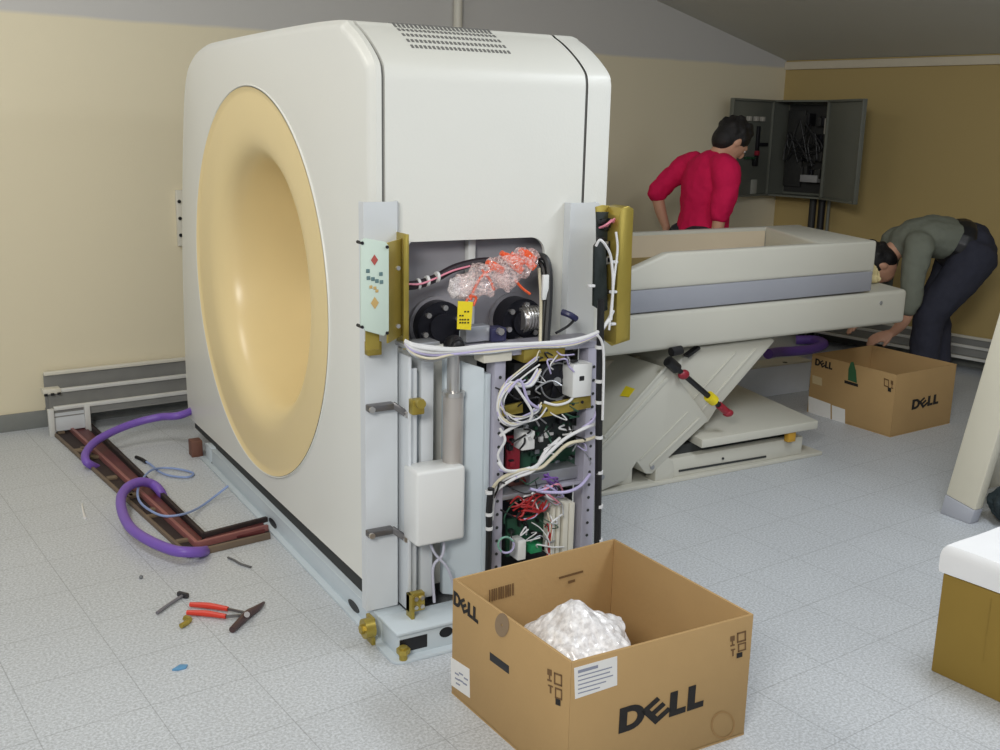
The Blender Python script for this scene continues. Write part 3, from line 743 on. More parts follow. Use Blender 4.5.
g = MB(); pb(g, 404, 343, 440, 347, 2.60, .06); g.build('top_rail', M_silver, S)

# ------------------------------------------------------------------ plastic bag of orange connectors and its yellow tag
def blob(name, m_, org, pts_fn, parent=None, nu=40, nv=24):
    rings = []
    for j in range(nv+1):
        rings.append([pts_fn(2*math.pi*i/nu, math.pi*j/nv) for i in range(nu)])
    return MB().loft(rings, True).build(name, m_, parent, org=org)
import mathutils.noise as N
bagc = pt(495, 272, 2.655)
B = thing('bagged_connectors', bagc, 'clear plastic bag with orange connectors hanging among cables above the shaft hubs', 'bag')
def seglum(p0, p1, r0, r1, seed, amp=.35):
    p0 = V(p0); p1 = V(p1); d = (p1-p0)
    ax = d.normalized(); u = V((0, 1, 0)); w = ax.cross(u).normalized()
    def fn(a, b):
        f = (1-math.cos(b))/2; r = (r0+(r1-r0)*f)*max(.02, math.sin(b))**.6
        p = p0+d*f+(u*math.cos(a)*.55+w*math.sin(a))*r
        n_ = N.noise(p*38+V((seed, 0, 0)))
        return p+(u*math.cos(a)+w*math.sin(a))*r*amp*n_+V((0, -.02*abs(N.noise(p*45)), .014*N.noise(p*60)))
    return fn
blob('plastic_bag', M_pinkfilm, None, seglum(pt(456, 292, 2.605), pt(538, 255, 2.61), .05, .04, 1, .5), B, 56, 40)
blob('plastic_bag', mat_plastic_film('clear_bag_film', (232, 224, 224), .55), None, seglum(pt(449, 282, 2.61), pt(474, 295, 2.61), .03, .028, 4, .5), B)
blob('plastic_bag', M_pinkfilm, None, seglum(pt(498, 268, 2.60), pt(507, 292, 2.60), .03, .008, 9, .4), B)
for k, (x0, y0, x1, y1) in enumerate(((490, 264, 502, 271), (504, 255, 514, 263), (514, 256, 524, 264), (523, 252, 533, 260), (525, 260, 534, 268), (512, 264, 522, 271))):
    g = MB(); a = pt(x0, y0, 2.605+.008*(k % 3)); b = pt(x1, y1, 2.605+.006*(k%2))
    g.bar(a, b, .03, .022, (0, 0, 1), .004); g.cyl(a, a+(a-b).normalized()*.012, .008, 10); g.build('orange_connector', M_orange, B)
for pts in ([(470, 300), (474, 290), (482, 276), (495, 268)], [(466, 302), (470, 296), (476, 298), (473, 306)], [(515, 280), (522, 288), (530, 294)], [(482, 270), (490, 280), (494, 290)]):
    g = MB(); g.tube([pt(x, y, 2.595) for x, y in pts], .004, 6); g.build('orange_wire', M_orange, B)
T = [pt(458, 301, 2.585), pt(473, 302, 2.585), pt(471, 330, 2.585), pt(457, 329, 2.585)]
g = MB(); g.prism(T, (0, .0012, 0)); tg = g.build('hang_tag', M_yellow, B); lab(tg, 'yellow hang tag')
g = MB()
for py in (311, 315, 319, 322):
    for px in (459.5, 462, 464.5, 467.5):
        if (px+py) % 3 < 1.8: pb(g, px, py, px+1.6, py+1.4, 2.5835, .0012, 0)
g.build('tag_print', M_ink, tg)

# ================================================================== patient bed
YN, YF = 3.40, 4.17
SK = .26      # far end of the bed reaches this much further
D = thing('patient_bed', (3.2, 3.8, 0), 'cream scanner bed with hollow tray top on folding scissor lift beside the ring', 'scanner bed')
def skx(x, y): return x+SK*(y-YN)/(YF-YN)
g = MB()
g.prism([V((2.15, YN, .588)), V((4.262, YN, .60)), V((skx(4.262, YF), YF, .60)), V((2.15, YF, .588))], (0, 0, .165), .02, 3)
g.build('bed_plank', M_bed, D)
c = onp(881, 303, (4.1, YN-.001, 0), (0, 1, 0)); MB().cyl((c.x, YN, c.z), (c.x, YN-.004, c.z), .009, 12).build('plank_screw', M_silver, D)
c = onp(623, 301, (4.1, YN-.001, 0), (0, 1, 0)); MB().cyl((c.x, YN-.001, c.z), (c.x, YN-.005, c.z), .008, 12).build('plank_screw', M_silver, D)
xe = 4.012
g = MB(); g.prism([V((2.3, YN+.002, .758)), V((xe-.006, YN+.002, .772)), V((skx(xe-.006, YF-.01), YF-.01, .772)), V((2.3, YF-.01, .758))], (0, 0, .095), .006)
g.build('tray_band', M_bedband, D)
# upper tray: near wall, far wall, end block, floor
g = MB()
zt_ = 1.003
near = [(2.3, .852), (xe, .866), (xe, zt_+.006), (2.775, zt_), (2.60, .945), (2.3, .90)]
g.prism([V((x, YN, z)) for x, z in near], (0, .05, 0), .012, 3)
g.prism([V((x, YF-.05, z)) for x, z in [(2.3, .852), (skx(xe, YF), .866), (skx(xe, YF), zt_+.006), (2.775, zt_), (2.60, .985), (2.3, .96)]], (0, .05, 0), .012, 3)
xi = 3.66
eb = [V((xi, YN+.02, .86)), V((xe, YN+.001, .86)), V((skx(xe, YF-.002), YF-.002, .86)), V((skx(xi+.10, YF-.02), YF-.02, .86))]
g.prism(eb, (0, 0, zt_+.006-.86), .012, 3)
g.build('tray_shell', M_bed, D)
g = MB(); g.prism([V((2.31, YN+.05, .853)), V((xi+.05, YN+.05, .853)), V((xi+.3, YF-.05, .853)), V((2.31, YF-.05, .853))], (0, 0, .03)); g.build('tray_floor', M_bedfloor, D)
g = MB(); g.prism([V((2.32, YF-.056, .86)), V((skx(xi+.10, YF)-.03, YF-.056, .86)), V((skx(xi+.10, YF)-.03, YF-.056, zt_-.014)), V((2.775, YF-.056, zt_-.014)), V((2.60, YF-.056, .975)), V((2.32, YF-.056, .95))], (0, .006, 0)); g.build('tray_lining', M_bedin, D)
# pedestal base
g = MB(); g.box(2.40, 3.76, 3.38, 4.2, 0, .018, .004); g.box(2.80, 3.64, 3.40, 4.18, .018, .105, .004)
g.build('bed_base', M_bed, D)
g = MB(); pb(g, 664, 467, 764, 471, 3.396, .01, 0)
g = MB(); g.bar(pt(679, 471, 3.397), pt(766, 456.5, 3.397), .005, .008); g.build('base_slot', M_gap, D)
g = MB(); g.cyl(pt(723, 458.5, 3.40), pt(723, 458.5, 3.395), .006, 10); g.build('base_screw', M_gap, D)
g = MB(); g.prism([V((2.985, 3.36, .145)), V((3.69, 3.36, .145)), V((3.86, 4.18, .145)), V((3.12, 4.18, .145))], (0, 0, .04), .006)
g.build('step_plate', M_bed, D)
g = MB(); g.box(2.88, 3.60, 3.44, 4.1, .105, .146); g.build('step_gap', M_gap, D)
g = MB(); pb(g, 789, 430, 796, 442, 3.37, .03, .003); g.build('yellow_lock', mat('amber_plastic', (196, 150, 50), .5), D)
# scissor arms
def arm(name, pix, Y, th, edge=None):
    g = MB(); g.prism([pt(x, y, Y) for x, y in pix], (0, th, 0), .006)
    return g.build(name, M_bed, D)
up = arm('upper_arm', [(676, 366), (690, 348), (772, 338), (775, 341), (716, 410), (708, 423), (690, 425)], 3.46, .5)
g = MB(); g.bar(pt(756, 349, 3.457), pt(700, 413, 3.457), .008, .012, bev=.002); g.bar(pt(736, 352, 3.457), pt(690, 403, 3.457), .006, .008, bev=.002); g.build('arm_ridge', M_bed, up)
lo = arm('lower_arm', [(600, 440), (668, 368), (674, 372), (709, 420), (660, 466), (652, 474), (646, 474), (637, 462), (626, 480), (600, 492)], 3.39, .5)
g = MB(); g.bar(pt(601, 449, 3.387), pt(668, 378, 3.387), .008, .02, bev=.003); g.bar(pt(604, 437, 3.387), pt(667, 366, 3.387), .01, .014, bev=.003); g.bar(pt(700, 418, 3.387), pt(650, 466, 3.387), .006, .014, bev=.003); g.bar(pt(688, 412, 3.389), pt(640, 460, 3.389), .005, .006, bev=.001)
g.build('arm_ridge', M_bed, lo)
for q in ((602, 477), (652, 467)): c = pt(*q, 3.39); MB().cyl(c, c+V((0, -.004, 0)), .011, 14).build('pivot_bolt', M_silver, lo)
g = MB(); c = pt(664, 467, 3.40); g.cyl(c+V((0, -.008, 0)), c+V((0, .06, 0)), .045, 20); g.box(c.x-.05, c.x+.05, 3.393, 3.46, .01, c.z, .003); g.build('pivot_foot', M_bed, D)
c = pt(618, 486, 3.42)
g = MB(); g.box(2.44, 2.66, 3.42, 4.1, .018, .09, .004); g.build('pivot_foot', M_bed, D)
g = MB(); g.prism([pt(600, 362, 3.72), pt(690, 350, 3.72), pt(700, 440, 3.72), pt(600, 470, 3.72)], (0, .02, 0), .003); g.build('inner_panel', mat('inner_panel_tan', (196, 186, 164), .55), D)
_a, _b = pt(600, 440, 3.39), pt(668, 368, 3.39); _n = (_b-_a).cross(V((0, 1, 0))).normalized()
if _n.z < 0: _n = -_n
g = MB(); g.prism([onp(*q, _a+_n*.001, _n) for q in ((620, 396), (626, 386), (635, 389), (629, 397))], _n*.0015); g.build('warning_sticker', M_yellow, lo)
# black locking rod with red ends
a, b = pt(668, 361, 3.37), pt(728, 413, 3.37)
st = MB().cyl(a, b, .012, 14).build('locking_rod', M_black, D)
MB().cyl(a, a.lerp(b, .14), .024, 16).build('rod_end', M_black, st)
MB().sphere(a.lerp(b, .25), .024, 14, 10, (1.2, .8, .9)).build('red_grip', M_darkred, st)
MB().cyl(a.lerp(b, .66), a.lerp(b, .76), .024, 14).build('yellow_collar', M_yellow, st)
g = MB(); g.cyl(a.lerp(b, .84), b, .017, 14); g.sphere(b, .022, 12, 8, (1.2, 1, .8)); g.build('red_grip', M_darkred, st)
g = MB(); g.cyl(pt(671, 352, 3.38), pt(681, 350, 3.38), .02, 12); g.build('top_pivot', M_black, D)
g = MB(); g.bar(pt(686, 356, 3.44), pt(698, 347, 3.44), .03, .012); g.build('top_pivot', M_black, D)

# ================================================================== floor panel, purple hose and crumpled cloth behind the bed
a, b = ony(762, 368, 4.34), ony(812, 412, 4.34)
t = thing('floor_panel', (4.35, 4.34, 0), 'low white panel with cream top edge standing between scanner bed and far Dell box'.replace('Dell', 'cardboard'), 'panel')
g = MB(); g.box(3.95, 4.66, 4.34, 4.37, 0, a.z, .003); g.build('panel_face', mat('panel_blue_white', (232, 238, 248), .45), t)
g = MB(); g.prism([(3.95, 4.335, a.z), (4.66, 4.335, a.z), (4.66, 4.46, a.z), (3.95, 4.46, a.z)], (0, 0, .012), .003); tp = g.build('panel_top', M_cream, t)
c = onz(785, 362.5, a.z+.012); MB().cyl((c.x, c.y, a.z+.012), (c.x, c.y, a.z+.014), .014, 14).build('panel_hole', M_black, tp)
hz = lambda px, py, z: onz(px, py, z)
tag(MB().tube([hz(768, 354, .13), hz(778, 352, .10), hz(795, 351, .08), hz(812, 349, .06), hz(824, 344, .05), hz(815, 340, .04), hz(796, 340, .03)], .032, 14).build('purple_hose', M_purple), 'short purple hose lying behind the bed step by the far cardboard box', 'hose', 'purple hoses')
cl = onz(888, 288, .80)
def fn(a, b):
    d = V((math.sin(b)*math.cos(a), math.sin(b)*math.sin(a), math.cos(b))); p = V((4.27, 3.70, .745+.055))
    r = 1+.28*N.noise(d*2.3+V((3, 1, 0)))+.1*N.noise(d*7)
    q = p+V((d.x*.06, d.y*.11, d.z*.06))*r
    q.z = max(q.z, .768); return q
o = blob('crumpled_cloth', mat('cream_cloth', (232, 214, 160), .8, 0, .05, 20, .2), None, fn); tag(o, 'crumpled cream cloth lying on the far end of the bed plank', 'cloth')

# ================================================================== cardboard boxes
def carton(A, B_, C_, D_, h, loc, label, cat, group=None):
    t = thing('cardboard_box', loc, label, cat, group)
    P = [V((p[0], p[1], 0)) for p in (A, B_, C_, D_)]; cen = sum(P, V((0, 0, 0)))/4
    th = .007
    Q = []
    for p in P: Q.append(p+(cen-p).normalized()*th*1.5)
    names = []
    for i in range(4):
        j = (i+1) % 4
        g = MB(); d = (P[j]-P[i]).normalized()
        poly = [P[i], P[j], Q[j], Q[i]]
        g.prism([p+V((0, 0, .004)) for p in poly], (0, 0, h-.004), .0015)
        names.append(g.build('side_panel', M_card, t))
    g = MB(); g.prism(P, (0, 0, .008)); g.build('bottom_panel', M_card, t)
    # inner liner fold creases
    return t, P, names
A, B_, C_, D_ = (1.203, 2.286), (1.231, 1.766), (1.768, 1.758), (1.750, 2.318)
h1 = .334
bx1, P, sides = carton(A, B_, C_, D_, h1, (1.48, 2.03, 0), 'large open cardboard box with bubble wrap inside, nearest the camera', 'cardboard box', 'open printed cardboard boxes')
def facef(Pi, Pj):
    d = (Pj-Pi).normalized(); n = V((d.y, -d.x, 0)); 
    return Pi, d, n
def onface(q, F, off=.001): return onp(q[0], q[1], F[0]+F[2]*off, F[2])
def patch(pix, F, m_, par, name, th=.0008, off=0.0):
    g = MB(); p = [onface(q, F, off) for q in pix]; g.prism(p, F[2]*th); return g.build(name, m_, par)
FL = facef(P[0], P[1]); FR = facef(P[1], P[2])
if FL[2].dot(V((0, 0, 0))-FL[0]) < 0: FL = (FL[0], FL[1], -FL[2])
if FR[2].dot(V((0, 0, 0))-FR[0]) < 0: FR = (FR[0], FR[1], -FR[2])
UP = V((0, 0, 1))
def dell(F, pbl, pbr, ptl, par):
    a = onface(pbl, F); b = onface(pbr, F); t_ = onface(ptl, F); u = (b-a); h = (t_-a).length
    g = MB(); letters_dell(g, a, u, UP if abs(u.normalized().z) < .05 else (t_-a), F[2], h)
    # stretch to the measured width
    wd = u.length; cur = 2.94*h; un = u.normalized()
    for v in g.bm.verts:
        k = (v.co-a).dot(un); v.co += un*(k*(wd/cur)-k)
    return g.build('printed_lettering', M_ink, par)
dell(FR, (618.5, 734), (703, 706), (619.5, 709), sides[1])
dell(FL, (453.5, 604), (478, 624), (453.5, 590), sides[0])
lb = patch([(574, 668), (617, 656), (617, 685), (575, 699)], FR, M_label, sides[1], 'paper_label'); lab(lb, 'white paper shipping label')
g = MB()
for k in range(6):
    y0 = 671.5+4.2*k; x1 = [598, 612, 610, 613, 606, 600][k]
    p = [onface((578, y0+.5), FR, .0009), onface((x1, y0+.5-(x1-578)*.285), FR, .0009), onface((x1, y0+1.6-(x1-578)*.285), FR, .0009), onface((578, y0+1.6), FR, .0009)]
    if k == 0: p = [onface((578, y0-1), FR, .0009), onface((x1, y0-1-(x1-578)*.285), FR, .0009), onface((x1, y0+2-(x1-578)*.285), FR, .0009), onface((578, y0+2), FR, .0009)]
    g.prism(p, FR[2]*.0004)
g.build('label_print', mat('label_print_grey', (140, 144, 160), .7), lb)
lb = patch([(451, 657), (469.5, 669), (470, 698), (451.5, 685)], FL, M_label, sides[0], 'paper_label')
g = MB()
for (x, y) in ((455, 672), (455, 677), (459, 679), (463, 682), (459, 672), (464, 677), (456, 682)):
    g.prism([onface((x, y), FL, .0009), onface((x+4, y+2.4), FL, .0009), onface((x+4, y+4), FL, .0009), onface((x, y+1.6), FL, .0009)], FL[2]*.0004)
g.build('label_print', mat('label_print_grey', (140, 144, 160), .7), lb)
patch([(490, 652), (509, 666), (509, 674), (490, 660)], FL, M_black, sides[0], 'hand_hole')
# round grey stamp and handling symbols
def ring_on(F, cx, cy, rx, ry, par, m_, name, inner=.8):
    g = MB(); k = 24
    for i in range(k):
        a0, a1 = 2*math.pi*i/k, 2*math.pi*(i+1)/k
        g.prism([onface((cx+rx*f*math.cos(a), cy+ry*f*math.sin(a)), F) for a, f in ((a0, 1), (a1, 1), (a1, inner), (a0, inner))], F[2]*.0005)
    return g.build(name, m_, par)
ring_on(FL, 502, 625, 7, 12, sides[0], mat('grey_brown_print', (140, 118, 92), .8), 'round_stamp', .1)
ring_on(FR, 723, 725, 12, 14, sides[1], mat('faint_print', (158, 124, 78), .8), 'round_stamp', .86)
def symbols(F, cells, par, m_=None):
    g = MB()
    for (x, y, w, h, s) in cells:
        for (fx0, fy0, fx1, fy1) in {'box': ((0, 0, 1, .15), (0, .85, 1, 1), (0, 0, .15, 1), (.85, 0, 1, 1)), 'arr': ((.4, .2, .6, 1), (.15, .2, .85, .35)), 'cup': ((.2, 0, .8, .5), (.42, .5, .58, .85), (.2, .85, .8, 1)), 'dot': ((.1, .1, .9, .9),)}[s]:
            sl = 0.35 if F is FL else -.28
            q = [(x+fx*w, y+fy*h+fx*w*sl) for fx, fy in ((fx0, fy0), (fx1, fy0), (fx1, fy1), (fx0, fy1))]
            g.prism([onface(p, F) for p in q], F[2]*.0005)
    return g.build('handling_symbols', m_ or M_inkbrown, par)
symbols(FL, [(546, 668, 7, 12, 'cup'), (554, 672, 8, 12, 'box'), (547, 682, 7, 10, 'arr'), (555, 687, 7, 11, 'box')], sides[0])
symbols(FL, [(555, 697, 6, 8, 'dot')], sides[0], M_ink)
symbols(FR, [(729, 637, 7, 10, 'cup'), (737, 633, 9, 10, 'box'), (730, 648, 6, 9, 'arr'), (738, 644, 8, 8, 'box')], sides[1])
symbols(FR, [(736, 653, 7, 6, 'dot')], sides[1], M_ink)
# prints seen on the inside of the rear panel
FI = (P[3]+V((0, -.0095, 0)), (P[0]-P[3]).normalized(), None); n_ = V((FI[1].y, -FI[1].x, 0))
if n_.dot(V((0, 0, 0))-FI[0]) < 0: n_ = -n_
FI = (P[3]+n_*.0115, FI[1], n_)
g = MB()
for k in range(11):
    x = 489+2.3*k; w = 1.6 if k % 3 else .9
    g.prism([onface(q, FI) for q in ((x, 590-.28*(x-489)), (x+w, 590-.28*(x+w-489)), (x+w, 602-.28*(x+w-489)), (x, 602-.28*(x-489)))], n_*.0004)
g.build('inner_print', M_inkbrown, sides[3])
g = MB()
for (x0, x1, y, hh) in ((559, 583, 577, 2.0), (568, 575, 581, 2.5)):
    g.prism([onface(q, FI) for q in ((x0, y), (x1, y-.28*(x1-x0)), (x1, y+hh-.28*(x1-x0)), (x0, y+hh))], n_*.0004)
g.build('inner_print', M_inkbrown, sides[3])
# bubble wrap heaped inside
def fn(a, b):
    d = V((math.sin(b)*math.cos(a), math.sin(b)*math.sin(a), math.cos(b)))
    r = 1+.18*N.noise(d*1.8+V((8, 2, 0)))+.10*abs(N.noise(d*4.5))-.06*abs(N.noise(d*8+V((4, 0, 0))))
    q = V((1.405, 1.98, .165))+V((d.x*.15*r, d.y*.18*r, d.z*.14*r))+V((0, 0, .05*math.exp(-((d.x+.1)**2+(d.y-.1)**2)*9)*max(0, d.z)))
    if q.z < .14: q.z = max(.012, q.z)
    return q
o = blob('bubble_wrap', M_bubble, None, fn, nu=90, nv=60); tag(o, 'crumpled clear bubble wrap lying inside the nearest open box', 'packaging')
# second box
A2, B2, C2, D2 = (4.29, 3.994), (4.305, 3.443), (4.815, 3.482), (4.796, 4.028)
bx2, P2, sides2 = carton(A2, B2, C2, D2, .325, (4.65, 3.8, 0), 'open cardboard box on the floor in front of the stooping person', 'cardboard box', 'open printed cardboard boxes')
FL2 = facef(P2[0], P2[1]); FR2 = facef(P2[1], P2[2])
if FL2[2].dot(-FL2[0]) < 0: FL2 = (FL2[0], FL2[1], -FL2[2])
if FR2[2].dot(-FR2[0]) < 0: FR2 = (FR2[0], FR2[1], -FR2[2])
dell(FR2, (911.5, 410), (938, 403.5), (912, 400), sides2[1])
dell(FL2, (815, 365), (832, 370), (815, 358), sides2[0])
FL_save = FL; FL = FL2
patch([(812.5, 375), (822, 378), (822, 386), (812.5, 383)], FL2, mat('tan_label', (196, 176, 136), .7), sides2[0], 'paper_label')
patch([(808.5, 396), (830.5, 404), (830.5, 419.5), (808.5, 412)], FL2, M_label, sides2[0], 'paper_label')
patch([(832, 405), (845, 409.5), (845, 425), (832, 420.5)], FL2, M_label, sides2[0], 'paper_label')
g = MB()
g.prism([onface(q, FL2) for q in ((848, 380), (848.5, 369), (851, 362), (853.5, 362), (856, 371), (857, 383))], FL2[2]*.0006)
g.build('green_logo', M_inkgreen, sides2[0])
patch([(844.5, 380), (858, 384), (858, 387), (844.5, 383)], FL2, M_ink, sides2[0], 'logo_caption')
symbols(FL2, [(884, 378, 5, 8, 'box'), (890, 380, 4, 8, 'cup')], sides2[0]); symbols(FL2, [(887.5, 386.5, 4, 5, 'dot')], sides2[0], M_ink)
FL = FL_save

# ================================================================== carton with a white foam sheet at the right edge
t = thing('cardboard_carton', (2.7, 1.45, 0), 'plain brown carton under a white foam sheet at the right edge', 'cardboard box')
g = MB(); g.prism([V((2.476, 1.752, 0)), V((2.53, 1.20, 0)), V((3.02, 1.25, 0)), V((2.96, 1.80, 0))], (0, 0, .302), .004); g.build('carton_body', M_olive, t)
g = MB(); g.prism([V((2.4755, 1.60, .10)), V((2.4757, 1.598, .10)), V((2.4757, 1.598, .29)), V((2.4755, 1.6, .29))], (-.0005, 0, 0)); g.build('carton_fold', M_olive, t)
rings = []
base = [V((2.468, 1.762, 0)), V((2.522, 1.19, 0)), V((3.03, 1.24, 0)), V((2.968, 1.81, 0))]
def sheet_ring(z, grow, amp):
    out = []
    for i in range(4):
        for k in range(14):
            p = base[i].lerp(base[(i+1) % 4], k/14); c_ = V((2.74, 1.5, 0)); p = c_+(p-c_)*(1+grow)
            q = p+V((0, 0, z)); q += V((N.noise(p*9+V((0, 0, z*20))), N.noise(p*9+V((5, 0, z*20))), N.noise(p*7+V((9, 0, 0)))))*amp; out.append(q)
    return out
g = MB(); g.loft([sheet_ring(.306, -.004, .004), sheet_ring(.32, .002, .007), sheet_ring(.355, .0, .006), sheet_ring(.376, -.012, .005), sheet_ring(.386, -.04, .005), sheet_ring(.386, -.5, .006), sheet_ring(.386, -.97, .004)])
tag(g.build('foam_sheet', M_foam), 'white foam sheet draped over the brown carton at the right edge', 'foam sheet')

# ================================================================== leaning scanner cover at the right edge
pa, pb_ = onz(940, 513), onz(970, 523)
q = onx(998, 316, pa.x)
d = V((0, q.y-pa.y, q.z)).normalized()
t = thing('leaning_cover', (3.85, 2.5, 0), 'tall cream cover panel leaning at the right edge behind the white foam sheet', 'cover panel')
wv = V((.02, -.135, 0))
nrm = d.cross(V((0, -1, 0)))
g = MB()
ft = V((pa.x, pa.y, 0))
H_ = 1.35
tn = V((0, d.z, -d.y))      # across the edge thickness in the lean plane
if tn.y > 0: tn = -tn
pl_ = [ft+d*.085, ft+tn*.14+d*.085, ft+tn*.14+d*H_, ft+d*H_]
g.prism(pl_, (.05, 0, 0), .008)
pl2 = [ft+tn*.004+d*.09, ft+tn*.034+d*.09, ft+tn*.034+d*(H_-.01), ft+tn*.004+d*(H_-.01)]
g.prism([p+V((.03, 0, 0)) for p in pl2], (.72, 0, 0), .006)
g.build('cover_shell', mat('cover_cream', (226, 220, 200), .42, 0, .03, 4), t)
fo = ft.copy(); 
pl_ = [ft, ft+tn*.14+V((0, 0, 0)), ft+tn*.14+d*.085, ft+d*.085]
mz = min(p.z for p in pl_)
pl_ = [V((p.x, p.y, max(p.z, 0.0))) for p in pl_]
g = MB(); g.prism([p+V((-.002, 0, 0)) for p in pl_], (.055, 0, 0), .004); g.build('cover_foot', mat('cover_foot_grey', (176, 178, 186), .4), t)

# ================================================================== floor duct, hoses and thin cable
o1, o2 = onz(53, 434), onz(189, 558); r1, r2 = onz(70, 431), onz(197, 549); i1, i2 = onz(90, 428), onz(204, 540); e1, e2, em = onz(267, 523.5), onz(270, 538.5), onz(268, 531.5)
t = thing('cable_duct', (o2.x, o2.y, 0), 'open dark red steel cable duct on the floor bending towards the scanner base', 'cable duct')
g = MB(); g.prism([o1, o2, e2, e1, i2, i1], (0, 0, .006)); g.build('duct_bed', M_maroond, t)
g = MB()
g.prism([r1.lerp(i1, .12)+V((0, 0, .006)), r2.lerp(i2, .12)+V((0, 0, .006)), i2.lerp(r2, .25)+V((0, 0, .006)), i1.lerp(r1, .25)+V((0, 0, .006))], (0, 0, .010), .002)
g.prism([em+V((-.02, -.03, .006)), e1+V((-.02, -.02, .006)), i2+V((.0, -.02, .006)), r2+V((.02, .02, .006))], (0, 0, .010), .002)
g.build('duct_cover_strip', M_maroon, t)
rid = mat('duct_edge_pink', (150, 96, 92), .45, .1, .2, 14)
g = MB(); g.bar(r1+V((0, 0, .014)), r2+V((0, 0, .014)), .014, .028, bev=.002); g.bar(r2+V((0, 0, .014)), em+V((0, 0, .014)), .014, .028, bev=.002); g.build('duct_divider', rid, t)
g = MB(); g.bar(o1+V((0, 0, .008)), o2+V((0, 0, .008)), .012, .016, bev=.002); g.bar(o2+V((0, 0, .012)), e2+V((0, 0, .012)), .014, .024, bev=.002); g.build('duct_side', mat('duct_side_tan', (112, 96, 80), .6, 0, .2, 16), t)
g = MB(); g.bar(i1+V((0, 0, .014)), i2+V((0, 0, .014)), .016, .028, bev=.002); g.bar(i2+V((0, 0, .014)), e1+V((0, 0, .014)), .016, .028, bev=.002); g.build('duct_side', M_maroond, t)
g = MB(); random.seed(5)
for k in range(10):
    f = random.random(); p = o1.lerp(o2, f).lerp(r1.lerp(r2, f), random.uniform(.3, .8)); g.obox((p.x, p.y, .011), (1, 0, 0), (0, 1, 0), (0, 0, 1), random.uniform(.01, .03), random.uniform(.008, .02), .006, .002)
g.build('rubble', mat('rubble_tan', (120, 104, 84), .8, 0, .3, 30), t)['kind'] = 'stuff'
tag(MB().tube([V((1.60, 5.16, .15)), V((1.40, 5.14, .15)), onz(184, 414, .15), onz(160, 417, .13), onz(135, 423, .11), onz(112, 432, .09), onz(95, 442, .07), onz(86, 453, .055), onz(86, 461, .04), onz(91, 465, .02), onz(97, 468, -.005)], .018, 14, sub=8).build('purple_hose', M_purple), 'purple hose arching from behind the scanner down into the far end of the duct', 'hose', 'purple hoses')
h = tag(MB().tube([onz(164, 500, -.01), onz(160, 491, .03), onz(152, 484, .05), onz(140, 482, .07), onz(128, 487, .07), onz(121, 498, .06), onz(123, 514, .05), onz(132, 529, .045), onz(150, 541, .045), onz(172, 550, .045), onz(186, 552, .045), onz(200, 552, .03), onz(206, 551, .0)], .019, 14, sub=8).build('purple_hose', M_purple), 'looped purple hose lying over the bend of the floor duct', 'hose', 'purple hoses')
M_bw = M_blue
tag(MB().tube([onz(228, 486, .05), onz(214, 497, .02), onz(200, 507, .012), onz(184, 514, .04), onz(164, 516, .045), onz(148, 509, .045), onz(139, 500, .04), onz(138, 489, .05), onz(144, 477, .045), onz(152, 470, .03), onz(163, 468, .012), onz(178, 469, .010), onz(193, 473, .008), onz(188, 477, .008), onz(172, 476, .008), onz(160, 472, .01), onz(150, 464, .01), onz(140, 458, .01)], .0048, 8, sub=8).build('thin_cable', M_bw), 'thin blue cable looped across the floor duct and under the scanner', 'cable')
tag(MB().tube([onz(136, 457, .008), onz(141, 459, .008), onz(146, 462, .009)], .008, 8).build('cable_plug', M_black), 'small black plug at the end of the thin blue cable', 'plug')

# ================================================================== cable trunking along the walls
def trunk(fn, s0, s1, rows, label, name, legs=True, closed_end=None):
    t = thing(name, fn(s0, .1, 0), label, 'cable trunking', 'wall foot cable trunking')
    for (off, z, lipw) in rows:
        g = MB(); u = (fn(1, 0, 0)-fn(0, 0, 0)).normalized(); n = (fn(0, 1, 0)-fn(0, 0, 0)).normalized()
        c = (fn(s0, off, 0)+fn(s1, off, 0))/2; L_ = (s1-s0)/2
        g.obox((c.x, c.y, (z+.09)/2+.0), u, n, UP, L_, .002, (z-.09)/2, 0); g.build('divider_plate', M_aludark, t)
        g = MB(); cc = c+n*(lipw/2-.002); g.obox((cc.x, cc.y, z), u, n, UP, L_, lipw/2, .009, .002); g.build('lip', M_cream if off < .05 else M_alu, t)
    g = MB(); c = (fn(s0, .12, 0)+fn(s1, .12, 0))/2
    om = max(r[0] for r in rows); c = (fn(s0, om/2, 0)+fn(s1, om/2, 0))/2
    g.obox((c.x, c.y, .092), u, n, UP, L_, om/2+.005, .003, 0); g.build('trunking_floor', M_aludark, t)
    return t, u, n
a = onp(43, 374, back(0, .02), RN); sw0 = (a-P0).dot(RX)
def bw(s, off, z): return P0+RX*s+RN*off+V((0, 0, z))
rows = []
for off, q in ((.02, (114, 366)), (.10, (124, 382.5)), (.19, (135, 398))):
    rows.append((off, onp(*q, back(0, off), RN).z, .022))
tr, u, n = trunk(bw, sw0, 1.9, rows, 'three tier grey cable trunking along the foot of the back wall, left of the scanner', 'cable_trunking')
zs = [r_[1] for r_ in rows]
b = onp(86, 408, back(0, .2), RN)
g = MB()
p = bw(sw0+.03, .20, 0); q = onp(53, 430, back(0, .2), RN); p2 = onp(87, 408, back(0, .2), RN)
for pp in (onp(52, 430, back(0, .2), RN), onp(87, 412, back(0, .2), RN)):
    g = MB(); g.obox((pp.x, pp.y, zs[2]/2), RX, RN, UP, .013, .012, zs[2]/2, .002); g.build('support_leg', M_alu, tr)
pa_, pb2 = onp(54, 430, back(0, .19), RN), onp(86, 412, back(0, .19), RN)
g = MB(); c = (pa_+pb2)/2; g.obox((c.x, c.y, zs[2]*.48), RX, RN, UP, (pb2-pa_).length/2, .004, zs[2]*.33, .001); g.build('end_plate', M_post, tr)
c = onp(51, 393, back(0, .1), RN)
